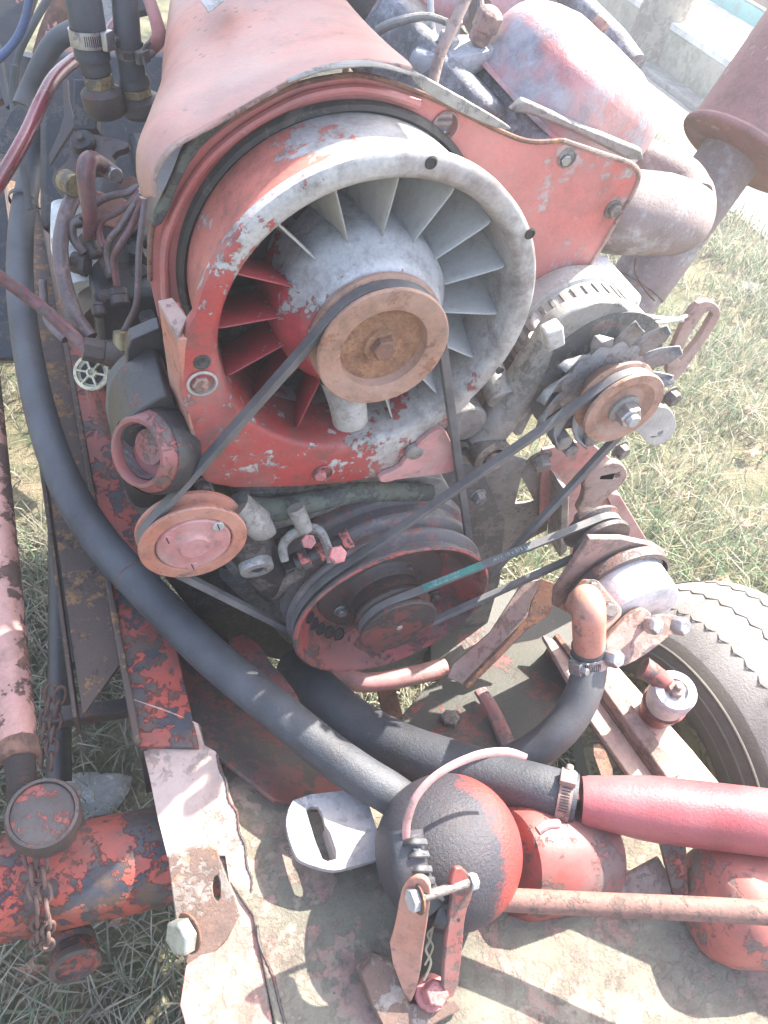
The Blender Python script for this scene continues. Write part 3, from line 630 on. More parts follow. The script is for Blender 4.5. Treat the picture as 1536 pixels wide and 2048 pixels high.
def gearcase():
    t = thing('oil_filler_housing', 'greasy red casting with a round open socket left of the fan housing', 'casting')
    b = MB(); P = [(235, 900), (250, 845), (290, 812), (330, 790), (350, 800), (362, 850), (375, 920), (400, 985), (340, 1010), (285, 1020), (262, 1010), (240, 960)]
    plate(b, P, PL('y', .06), .08, sm=1); obj('body', b, MAT['oily_red'], t, bev=.006)
    c = U(280, 905, y=.035); ax = Vector((-.78, -.50, .42)).normalized()
    s_ = MB(); s_.lathe([(.040, .05), (.038, -.002), (.034, -.006), (.0315, -.004), (.0305, .03), (0, .032)], c, -ax * -1, 40) if False else s_.lathe([(.047, -.012), (.0385, .0), (.0365, .005), (.0325, .005), (.0305, .001), (.0305, -.016), (0, -.017)], c, ax, 40)
    obj('socket', s_, MAT['red_dirty'], t, bev=0)
    b = MB(); b.lathe([(.048, -.040), (.049, -.022), (.0475, -.012), (.046, -.008)], c, ax, 40); obj('boss', b, MAT['oily_red'], t, bev=0)
    k = MB(); k.lathe([(.0297, -.015), (.0297, -.006), (.028, -.004), (.026, -.015)], c, ax, 40); obj('liner', k, MAT['steel'], t, bev=0)
    k = MB(); k.lathe([(.020, -.016), (.019, -.007), (0, -.005)], c + Vector((.004, 0, .006)), ax, 24); obj('inner_plug', k, MAT['red_dirty'], t, bev=0)
    bolt(t, U(408, 968, y=.05), -Yv, .0095, .012, MAT['bolt_dirty'], wash=.012)
gearcase()
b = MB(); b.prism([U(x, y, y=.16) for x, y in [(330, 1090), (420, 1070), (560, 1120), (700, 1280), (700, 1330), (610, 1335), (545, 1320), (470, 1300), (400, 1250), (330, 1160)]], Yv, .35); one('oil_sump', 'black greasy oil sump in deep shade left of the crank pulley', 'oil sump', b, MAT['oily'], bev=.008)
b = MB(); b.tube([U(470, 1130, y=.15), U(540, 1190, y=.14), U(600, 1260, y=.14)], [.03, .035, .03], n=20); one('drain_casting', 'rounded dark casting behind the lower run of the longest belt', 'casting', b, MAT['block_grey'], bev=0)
# ---------------------------------------------------------------- fan
def polar(pts_px, ycst, n):
    P = [U(x, y, y=ycst) for x, y in pts_px]; out = []
    for i in range(n):
        a = 2 * math.pi * i / n; dx, dz = math.cos(a), math.sin(a); best = None
        for j in range(len(P)):
            p_, q_ = P[j], P[(j + 1) % len(P)]; ex, ez = q_.x - p_.x, q_.z - p_.z; den = dx * ez - dz * ex
            if abs(den) < 1e-9: continue
            s_ = (p_.x * ez - p_.z * ex) / den; w_ = (p_.x * dz - p_.z * dx) / den
            if s_ > 0 and -1e-6 <= w_ <= 1 + 1e-6 and (best is None or s_ > best): best = s_
        out.append(best or .18)
    return out
def fan():
    t = thing('cooling_fan', 'big round cooling fan in a worn red and grey housing with a rusty centre pulley', 'fan')
    n = 180; yF = .030; ri = .160
    outl = [(392, 640), (378, 655), (366, 690), (362, 760), (366, 800), (380, 850), (392, 890), (392, 930), (400, 950), (415, 968), (470, 978), (600, 976), (700, 966), (760, 955), (790, 935), (830, 912), (880, 875), (915, 832), (960, 790)]
    ang = []; ro = polar(outl + [(1024, 709), (1067, 629), (1083, 515), (1071, 450), (1024, 377), (979, 343), (845, 305), (740, 325), (645, 365), (512, 437), (430, 560)], yF, n)
    def rout(i):
        a = 360 * i / n
        return .183 if (a < 172 or a > 320) and abs(ro[i] - .183) < .02 else ro[i]
    rr = [rout(i) for i in range(n)]
    rings = [lambda i: (ri - .006, .10), lambda i: (ri - .003, .055), lambda i: (ri - .001, .036), lambda i: (ri + .003, yF + .0015), lambda i: (ri + .006, yF), lambda i: (rr[i] - .004, yF), lambda i: (rr[i], yF + .003), lambda i: (rr[i], yF + .016), lambda i: (.172, yF + .019)]
    V = []; F = []
    for g_ in rings:
        for i in range(n):
            q, y = g_(i); a = 2 * math.pi * i / n; V.append(Vector((q * math.cos(a), y, q * math.sin(a))))
    for j in range(len(rings) - 1):
        for i in range(n):
            k = (i + 1) % n; F.append((j * n + i, j * n + k, (j + 1) * n + k, (j + 1) * n + i))
    b = MB().add(V, F); obj('housing', b, MAT['housing'], t, bev=0, sharp=40)
    c = MB(); c.lathe([(.172, .046), (.170, .060), (.168, .10), (.1655, .15), (.164, .17), (.155, .17), (.154, .10)], O, Yv, 128); obj('casing', c, MAT['casing'], t, bev=0)
    # recesses in the flange
    for px, py, r_ in ((862, 325, .0045), (1060, 467, .0045), (1000, 740, .0042), (404, 724, .0065)):
        q = U(px, py, y=yF); k = MB(); k.lathe([(r_ * 1.35, -.0006), (r_, -.0016), (r_ * .85, -.0004), (0, -.0002)], q, Yv, 20); obj('bolt_hole', k, MAT['soot'], t, bev=0)
    q = U(404, 765, y=yF); k = MB(); k.lathe([(.0155, -.002), (.013, -.003), (.012, .0), (0, .0)], q, Yv, 28); obj('recess', k, MAT['vane'], t, bev=0); bolt(t, q + Vector((-.001, .001, -.001)), -Yv, .0095, .006, MAT['rust_pink'])
    q = U(645, 945, y=yF); k = MB(); k.lathe([(.0125, -.0015), (.0115, -.003), (.010, -.0005), (0, -.0005)], q, Yv, 28); obj('recess', k, MAT['red_dirty'], t, bev=0); bolt(t, q + Vector((-.003, .0, 0)), Vector((-.3, -1, 0)), .0075, .008, MAT['bolt_pink'])
    # side wedge plate on the left of the foot
    b = MB(); top = [Q((318, 605, 'y', .075)), Q((345, 600, 'y', .075)), Q((372, 625, 'y', .05)), Q((352, 678, 'y', .030))]
    A = [Q((316, 606, 'y', .085)), Q((352, 678, 'y', .031)), Q((394, 948, 'y', .031)), Q((352, 870, 'y', .085))]
    b.add(A + [p_ + Vector((.02, 0, .0)) for p_ in A], [(0, 1, 2, 3), (7, 6, 5, 4), (0, 4, 5, 1), (1, 5, 6, 2), (2, 6, 7, 3), (3, 7, 4, 0)]); obj('side_plate', b, MAT['orange_paint'], t, bev=.0015)
    b = MB(); b.add([A[0] + Zv * .003, Q((345, 600, 'y', .085)) + Zv * .003, Q((375, 640, 'y', .045)) + Zv * .003, Q((354, 678, 'y', .030)) + Zv * .003] + [A[0] - Zv * .003, Q((345, 600, 'y', .085)) - Zv * .003, Q((375, 640, 'y', .045)) - Zv * .003, Q((354, 678, 'y', .030)) - Zv * .003], [(0, 1, 2, 3), (7, 6, 5, 4), (0, 4, 5, 1), (1, 5, 6, 2), (2, 6, 7, 3), (3, 7, 4, 0)]); obj('gusset', b, MAT['rust_pink'], t, bev=.001)
    # hub
    h = MB(); h.lathe([(.060, .028), (.070, .030), (.0755, .034), (.079, .042), (.086, .055), (.092, .064), (.094, .078), (.095, .10), (.095, .16)], O, Yv, 96); obj('hub', h, MAT['hub_alu'], t, bev=0)
    # vanes: shared mesh, 17 round the hub
    nv = 16
    def vane():
        G = []; rows = 7; cols = 7
        for i in range(rows):
            s_ = i / (rows - 1); rad = .080 + (.1585 - .080) * s_; row = []
            for j in range(cols):
                q = j / (cols - 1); y = .047 + .022 * (1 - s_) * .6 + q * .085
                sw = .42 * q ** 1.5 * (1 - .15 * s_) * .55 + .02 * s_
                an = math.pi / 2 + sw; row.append(Vector((rad * math.cos(an), y, rad * math.sin(an))))
            G.append(row)
        return MB().grid(G)
    vm = {}
    for k in range(nv):
        a = math.radians(-3 - k * 360 / nv + 0); phi = (90 - (3 + k * 360 / nv)) % 360
        red = 150 < phi < 262
        if red not in vm:
            o = obj('vane', vane(), MAT['vane_red' if red else 'vane'], t, bev=0, solid=.0028, sub=1); vm[red] = o
        else: o = vm[red].copy(); COL.objects.link(o); o.parent = t
        o.matrix_local = Matrix.Rotation(math.radians(3 + k * 360 / nv), 4, 'Y')
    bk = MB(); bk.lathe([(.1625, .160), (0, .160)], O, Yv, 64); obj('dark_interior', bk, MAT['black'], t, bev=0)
    rt = MB()
    for k in range(9):
        m_ = Matrix.Rotation(k * math.tau / 9 + .2, 4, 'Y'); V = [m_ @ Vector(v_) for v_ in ((-.02, .125, .09), (.02, .14, .09), (.03, .14, .15), (-.03, .125, .15))]; rt.add(V, [(0, 1, 2, 3)])
    obj('rotor_blades', rt, MAT['soot'], t, bev=0, solid=.003)
    # grease boss below the pulley
    b = MB(); p0 = U(690, 770, y=.035); p1 = U(702, 848, y=.022); b.lathe([(.026, -.01), (.021, .02), (.0195, (p1 - p0).length - .003), (.0175, (p1 - p0).length), (0, (p1 - p0).length)], p0, p1 - p0, 28); obj('grease_boss', b, MAT['alu_cast'], t, bev=0)
    # pulley
    p_ = MB(); p_.lathe([(.0, .010), (.0440, .010), (.0455, .008), (.0465, .0008), (.0480, 0), (.0685, 0), (.070, .0015), (.070, .004), (.059, .0085), (.059, .018), (.0715, .0235), (.0715, .0275), (.064, .029), (.050, .029), (.03, .030)], O, Yv, 128); pu = obj('pulley', p_, MAT['pulley_rust'], t, bev=0)
    d_ = MB(); d_.lathe([(0, .0095), (.0435, .0095), (.0435, .0102), (0, .0102)], O, Yv, 64); obj('rusty_recess', d_, MAT['rust_orange'], pu, bev=0)
    w_ = MB(); w_.lathe([(.021, 0), (.019, -.0035), (.012, -.0035)], Vector((0, .0098, 0)), Yv, 32, (0, 1)); obj('washer', w_, MAT['rust_orange'], pu, bev=0)
    bolt(pu, Vector((0, .0065, 0)), -Yv, .0128, .010, MAT['rust'])
fan()
# ---------------------------------------------------------------- air duct plate behind the fan and cowl
def duct():
    t = thing('air_duct_plate', 'faded red baffle plate wrapped round the back of the fan housing', 'baffle plate')
    c = MB(); c.lathe([(.1655, .150), (.169, .146), (.1735, .148), (.1755, .155)], O, Yv, 128); obj('rubber_band', c, MAT['soot'], t, bev=0)
    yb = .158; n = 96
    outer = [(300, 560), (302, 470), (325, 400), (370, 320), (440, 255), (520, 205), (600, 168), (700, 150), (760, 158), (830, 182), (868, 197), (905, 215), (955, 239), (1000, 262), (1030, 274), (1060, 283), (1092, 283), (1125, 281), (1162, 293), (1200, 306), (1262, 327), (1277, 345), (1270, 375), (1235, 437), (1195, 505), (1120, 640), (1010, 720), (900, 800), (700, 800), (400, 760), (320, 650)]
    pl = PL('y', yb); hole = [O + Vector((.1735 * math.cos(2 * math.pi * i / n), yb, .1735 * math.sin(2 * math.pi * i / n))) for i in range(n)]
    ctr = U(890, 252, y=yb); h2 = circ(ctr, .0135, Yv, 24)
    b = MB(); b.prism([onplane(x, y, pl) for x, y in outer], Yv, .003, [hole, h2]); obj('plate', b, MAT['red_plate'], t, bev=.0008)
    h = MB(); h.lathe([(.0155, -.0015), (.0135, -.0025), (.0135, .012)], ctr, Yv, 28); obj('hole_ring', h, MAT['rust_pink'], t, bev=0)
    h = MB()
    for k in range(4): h.cyl(ctr + Vector((-.03, .03, -.012 + .008 * k)), ctr + Vector((.03, .03, -.010 + .008 * k)), .0028, n=10)
    obj('radiator_fins', h, MAT['alu_dirty'], t, bev=0)
    e = MB(); e.tube([onplane(x, y, pl) for x, y in [(300, 560), (302, 470), (325, 400), (370, 320), (440, 255), (520, 205), (600, 168), (700, 150), (760, 158), (830, 182), (905, 215), (1000, 262), (1060, 283), (1125, 281)]], .0028, n=8); obj('rolled_edge', e, MAT['rust'], t, bev=0)
    e = MB(); e.tube([onplane(x, y, pl) + Vector((0, -.004, 0)) for x, y in [(330, 610), (327, 500), (350, 420), (400, 335), (460, 275), (530, 228), (610, 190), (700, 175), (770, 184), (835, 205)]], .0045, n=8); obj('pressed_rib', e, MAT['red_plate'], t, bev=0)
    e = MB(); e.tube([onplane(x, y, pl) for x, y in [(1125, 281), (1200, 306), (1258, 326), (1277, 347), (1268, 380), (1230, 445), (1195, 505), (1160, 560)]], .003, n=8); obj('folded_edge', e, MAT['rust_pink'], t, bev=0)
    q = onplane(1134, 316, pl); h = MB(); h.lathe([(.0115, -.001), (.010, -.0018), (.0095, -.0006), (0, -.0006)], q, Yv, 24); hr = obj('bolt_recess', h, MAT['alu_dirty'], t, bev=0); bolt(t, q + Vector((-.002, 0, -.002)), -Yv, .0065, .004, MAT['steel'])
    bolt(t, onplane(1226, 418, pl), -Yv, .0085, .006, MAT['bolt_dirty'], wash=.012)
    b = MB(); plate(b, [(825, 142), (842, 150), (905, 185), (1000, 240), (1030, 262), (985, 255), (900, 215), (850, 185), (822, 160)], PL('y', .150), .006, sm=1); obj('bent_tab', b, MAT['alu_dirty'], t, bev=.001)
    for P in ([(300, 450), (345, 360), (370, 290), (415, 255), (480, 215), (470, 235), (410, 285), (365, 350), (335, 430), (320, 455)],):
        b = MB(); plate(b, P, PL('y', .145), .01, sm=1); obj('mossy_strip', b, MAT['moss'], t, bev=.002)
duct()
def cowl():
    t = thing('air_cowl', 'smooth faded red sheet metal cowl with a dark label corner above the fan', 'cowl')
    G = []
    secs = [  # y, list of (px,py) along the section from left-lower round the top to the right edge
        (.130, [(308, 392), (309, 355), (324, 322), (354, 290), (405, 262), (470, 226), (540, 186), (610, 150), (680, 128), (750, 124), (823, 138)]),
        (.170, [(287, 392), (276, 348), (281, 292), (325, 235), (395, 205), (465, 172), (540, 140), (615, 112), (690, 95), (755, 98), (815, 125)]),
        (.260, [(285, 350), (285, 300), (300, 230), (345, 170), (415, 130), (490, 100), (565, 80), (635, 65), (695, 62), (740, 70), (772, 88)]),
        (.380, [(318, 290), (318, 230), (328, 150), (365, 90), (430, 50), (495, 28), (565, 12), (625, 5), (672, 8), (702, 20), (722, 38)]),
        (.520, [(325, 230), (326, 150), (335, 70), (368, 20), (430, -25), (495, -45), (555, -55), (605, -55), (640, -48), (665, -32), (680, -12)]),
        (.700, [(335, 150), (336, 60), (345, -10), (375, -60), (430, -100), (490, -120), (540, -125), (585, -125), (610, -115), (630, -95), (640, -70)])]
    for y, P in secs:
        row = [U(px, py, y=y) for px, py in P]; G.append(row)
    C = []
    for row in G: C.append(spline(row, [0] * len(row), 4)[0])
    cols = list(zip(*C)); C2 = [spline(list(c_), [0] * len(c_), 5)[0] for c_ in cols]
    b = MB().grid([list(r_) for r_ in zip(*C2)]); obj('sheet', b, MAT['cowl'], t, bev=0, solid=.0025, sharp=60)
    e = MB(); e.tube([U(px, py, y=.1285) for px, py in secs[0][1]], .0022, n=8); obj('front_edge', e, MAT['rust_pink'], t, bev=0)
    # label corner on top
    l = MB(); 
    a, b_, c_ = U(405, -2, y=.365), U(418, 22, y=.340), U(448, 2, y=.365)
    pl = plane3((395, -15, 'y', .39), (417, 24, 'y', .335), (452, -5, 'y', .38)); off = (CAM - pl[0]).normalized() * .012
    l.prism([onplane(*q, (pl[0] + off, pl[1])) for q in ((385, -25), (417, 24), (470, -15), (440, -60))], pl[1], .001); obj('name_plate', l, MAT['fan_steel'], t, bev=0)
    f_ = MB(); f_.tube([U(px, py, y=.120) for px, py in [(575, 162), (640, 138), (700, 128), (760, 130), (838, 152)]], [.003, .004, .005, .004, .003], n=8, flat=.5); obj('folded_strip', f_, MAT['alu_dirty'], t, bev=0)
cowl()
def blocker():  # unseen panel on stays, added to cast shade on the cowl and left hoses
    t = thing('sun_blocker', 'added unseen red bonnet propped open above the cowl', 'blocker')
    b = MB(); b.prism([Vector((x, y, .68)) for x, y in [(.14, .28), (.45, .28), (.50, .56), (.82, .62), (.82, 1.7), (.14, 1.7)]], Zv, .004); obj('blocker_panel', b, MAT['cowl'], t, bev=.001)
    for x in (.17, .43):
        s_ = MB(); s_.cyl(Vector((x, 1.25, .68)), Vector((x, 1.30, -.25)), .008); obj('stay', s_, MAT['rust'], t, bev=0)
blocker()
# ---------------------------------------------------------------- belts
def hull(circles, n=180):
    P = [(c[0] + c[2] * math.cos(2 * math.pi * k / n), c[1] + c[2] * math.sin(2 * math.pi * k / n)) for c in circles for k in range(n)]
    P = sorted(set(P))
    def half(pts):
        h = []
        for p_ in pts:
            while len(h) > 1 and (h[-1][0] - h[-2][0]) * (p_[1] - h[-2][1]) - (h[-1][1] - h[-2][1]) * (p_[0] - h[-2][0]) <= 0: h.pop()
            h.append(p_)
        return h
    a = half(P); b = half(P[::-1]); H = a[:-1] + b[:-1]; out = []
    for i in range(len(H)):
        p_, q = H[i], H[(i + 1) % len(H)]; d_ = math.hypot(q[0] - p_[0], q[1] - p_[1]); m_ = max(1, int(d_ / .01))
        for k in range(m_): out.append((p_[0] + (q[0] - p_[0]) * k / m_, p_[1] + (q[1] - p_[1]) * k / m_))
    return out
def belt(label, circles, y, wdt, th):
    H = hull(circles); n = len(H); V = []; F = []
    for i in range(n):
        a, b = H[i - 1], H[(i + 1) % n]; tx, tz = b[0] - a[0], b[1] - a[1]; l = math.hypot(tx, tz); nx, nz = tz / l, -tx / l
        for (o, yy) in ((0, -wdt / 2), (0, wdt / 2), (-th, wdt * .36), (-th, -wdt * .36)):
            V.append(Vector((H[i][0] + nx * o, y + yy, H[i][1] + nz * o)))
    for i in range(n):
        k = (i + 1) % n
        for j in range(4): F.append((i * 4 + j, i * 4 + (j + 1) % 4, k * 4 + (j + 1) % 4, k * 4 + j))
    return one('drive_belt', label, 'belt', MB().add(V, F), MAT['belt'], bev=.0006, sharp=30)
CR = Vector((.086, 0, -.460)); AL = Vector((.330, 0, -.107)); ID = Vector((-.192, 0, -.257)); PP = Vector((.385, 0, -.345))
belt('longest black belt looping round fan pulley, pink pulley and rear of the crank pulley', [(0, 0, .0685), (ID.x, ID.z, .0605), (CR.x, CR.z, .146)], .0135, .0125, .009)
belt('black belt running from the alternator pulley down to the crank pulley', [(AL.x, AL.z, .0515), (CR.x, CR.z, .1475)], -.012, .0115, .009)
sb = belt('short belt with green label and printed letters between crank hub and pump pulley', [(CR.x, CR.z, .0565), (PP.x, PP.z, .042)], -.040, .012, .008)
# ---------------------------------------------------------------- crank pulley
def crank():
    t = thing('crank_pulley', 'large dished red crank pulley with small dark centre hub below the fan', 'pulley')
    c = CR
    m_ = MB(); m_.lathe([(.151, -.030), (.1505, -.0265), (.138, -.018), (.138, -.008), (.1515, -.001), (.152, .003), (.150, .005), (.138, .009), (.138, .018), (.150, .024), (.152, .027), (.152, .034), (.146, .038), (.146, .052), (.155, .056), (.157, .060), (.157, .074), (.150, .078), (.12, .08)], c, Yv, 128); obj('grooved_rim', m_, MAT['crank_rim'], t, bev=0)
    m_ = MB(); m_.lathe([(.151, -.030), (.1475, -.032), (.1435, -.0295), (.140, -.022), (.132, -.008), (.122, .010), (.108, .022), (.095, .026)], c, Yv, 128); obj('dish', m_, MAT['red_dirty'], t, bev=0)
    m_ = MB(); m_.lathe([(.100, .0262), (.098, .020), (.092, .018), (.062, .018), (.057, .012), (.055, .004), (.050, -.004)], c, Yv, 96); obj('centre_flange', m_, MAT['oily_brown'], t, bev=0)
    m_ = MB(); m_.lathe([(.048, -.015), (.056, -.018), (.0585, -.024), (.0585, -.027), (.050, -.034), (.050, -.042), (.0585, -.048), (.0585, -.0525), (.057, -.054), (.0, -.054)], c, Yv, 96); obj('hub_pulley', m_, MAT['red_dark'], t, bev=0)
    m_ = MB(); m_.lathe([(.0585, -.020), (.055, -.006), (.052, .010)], c, Yv, 64); obj('hub_neck', m_, MAT['oily_brown'], t, bev=0)
    for px, py in ((812, 1133), (682, 1220), (868, 1190)):
        q = U(px, py, y=.018); bolt(t, q, -Yv, .0085, .007, MAT['bolt_dirty'] if px > 700 else MAT['steel'], wash=.012)
    for k, an in enumerate((197, 208, 219, 230, 241)):
        a = math.radians(an); q = c + Vector((math.cos(a) * .115, .015, math.sin(a) * .115)); nn = Vector((-math.cos(a) * .62, -.78, -math.sin(a) * .62)).normalized()
        h = MB(); h.lathe([(.0100, .0012), (.0088, .0024), (.008, .0012), (0, .0012)], q, nn, 16); obj('hole', h, MAT['black'], t, bev=0)
    q = U(798, 1273 - 20, y=-.054)
    m_ = MB(); m_.lathe([(.005, 0), (.004, -.002), (0, -.002)], Vector((c.x, -.054, c.z)), Yv, 16); obj('centre_mark', m_, MAT['rust_pink'], t, bev=0)
crank()
# ---------------------------------------------------------------- idler pulley
def idler():
    t = thing('idler_pulley', 'orange and pink pulley with screws at the lower left end of the longest belt', 'pulley')
    c = ID
    m_ = MB(); m_.lathe([(.044, .002), (.046, -.0005), (.061, 0), (.0625, .0015), (.0625, .004), (.052, .009), (.052, .018), (.0625, .0225), (.0625, .027), (.05, .028), (.0, .028)], c, Yv, 96); obj('rim', m_, MAT['orange_paint'], t, bev=0)
    m_ = MB(); m_.lathe([(.0435, .003), (.0425, .0), (.041, -.0012), (.02, -.0018), (.018, -.003), (.0165, -.0062), (0, -.0066)], c, Yv, 64); d_ = obj('centre_disc', m_, MAT['pink_paint'], t, bev=0)
    for px, py in ((437, 1053), (335, 1080), (385, 1132)):
        q = U(px, py, y=-.0015); u = (q - c).normalized(); s_ = MB(); s_.lathe([(.0068, .001), (.0068, -.0012), (.006, -.0018), (0, -.0018)], Vector((q.x, -.0006, q.z)), Yv, 20); sc_ = obj('screw', s_, MAT['pink_paint'] if px < 400 else MAT['alu_cast'], t, bev=0)
        s_ = MB(); s_.box(Vector((q.x, -.0024, q.z)), (.0015, .0006, .012), Vector((1, 0, .25)), Yv); obj('screw_slot', s_, MAT['soot'], sc_, bev=0)
    m_ = MB(); m_.lathe([(.030, .028), (.032, .06), (.034, .10)], c, Yv, 40); obj('bearing_housing', m_, MAT['oily'], t, bev=0)
idler()
def tensioner():
    t = thing('coolant_pump', 'blackened cast coolant pump with a stub spigot right of the pink pulley', 'pump')
    b = MB(); b.tube([(470, 1040, 'y', .035), (500, 1090, 'y', .03), (530, 1140, 'y', .03), (545, 1180, 'y', .04)], [.030, .030, .026, .018], n=24); obj('casting', b, MAT['oily'], t, bev=0)
    q = U(515, 1142, y=-.004); b = MB(); b.lathe([(.0205, 0), (.0215, .002), (.0215, .012), (.0165, .014), (.0165, .05)], q, Vector((.0, .95, .25)), 28); obj('spigot', b, MAT['fan_steel'], t, bev=0)
    b = MB(); b.lathe([(.0205, 0), (.012, -.001), (.011, .006), (0, .006)], q, Vector((.0, .95, .25)), 28); obj('spigot_face', b, MAT['alu_dirty'], t, bev=0)
    b = MB(); b.tube([(470, 1010, 'y', .03), (520, 1050, 'y', .02), (545, 1045, 'y', .02)], [.02, .02, .012], n=18); obj('neck', b, MAT['alu_dirty'], t, bev=0)
    b = MB(); b.tube([(545, 1180, 'y', .03), (570, 1160, 'y', .02), (600, 1140, 'y', .015)], [.014, .012, .010], n=14); obj('arm', b, MAT['bolt_dirty'], t, bev=0)
tensioner()
def linkage():
    t = thing('belt_adjuster', 'small forked adjuster with pink bolts above the crank pulley rim', 'adjuster')
    b = MB(); b.cyl(U(590, 1015, y=.02), U(612, 1062, y=.005), .0115, .0095); obj('stud', b, MAT['alu_dirty'], t, bev=.001)
    b = MB(); b.tube([(570, 1122, -.0 + .975), (566, 1090, .97), (590, 1066, .965), (632, 1058, .965), (652, 1085, .965), (662, 1125, .965)], [.0055, .0065, .0075, .0075, .0065, .006], n=12, flat=.8); obj('fork', b, MAT['alu_dirty'], t, bev=0)
    a = U(592, 1128, d=.985); c = U(700, 1075, d=.985); dv = (c - a).normalized(); b = MB(); b.cyl(a, c, .010); obj('pin', b, MAT['oily_red'], t, bev=.001)
    for k, s_ in ((.10, .0145), (.42, .0135), (.85, .0150)):
        b = MB(); q = a + dv * (c - a).length * k; b.lathe([(s_, 0), (s_, .012)], q, dv, 6, (1, 1)); obj('nut', b, MAT['pin_red'], t, bev=.001)
    q = U(617, 1083, d=.955); bolt(t, q, (CAM - q), .0095, .008, MAT['bolt_pink']); bolt(t, U(672, 1110, d=.955), (CAM - U(672, 1110, d=.955)) + Vector((.3, 0, 0)), .012, .010, MAT['bolt_pink'])
    b = MB(); b.box(U(600, 1118, d=.99), (.045, .022, .006), dv, dv.cross(Zv)); obj('lug', b, MAT['oily'], t)
linkage()
def pinkbracket():
    b = MB(); plate(b, [(755, 955), (800, 938), (812, 918), (832, 905), (835, 890), (868, 862), (890, 858), (903, 885), (915, 915), (920, 940), (880, 950), (800, 958), (765, 968)], PL('y', .022), .008, sm=1)
    t = thing('lower_tab', 'dusty pink mounting tab on the lower right of the fan housing', 'bracket'); obj('tab', b, MAT['pink_paint'], t, bev=.002)
    q = U(830, 905, y=.024); k = MB(); k.lathe([(.013, .004), (.012, -.001), (.009, -.003), (0, -.003)], q, Yv, 24); obj('recessed_bolt', k, MAT['alu_dirty'], t, bev=0)
pinkbracket()
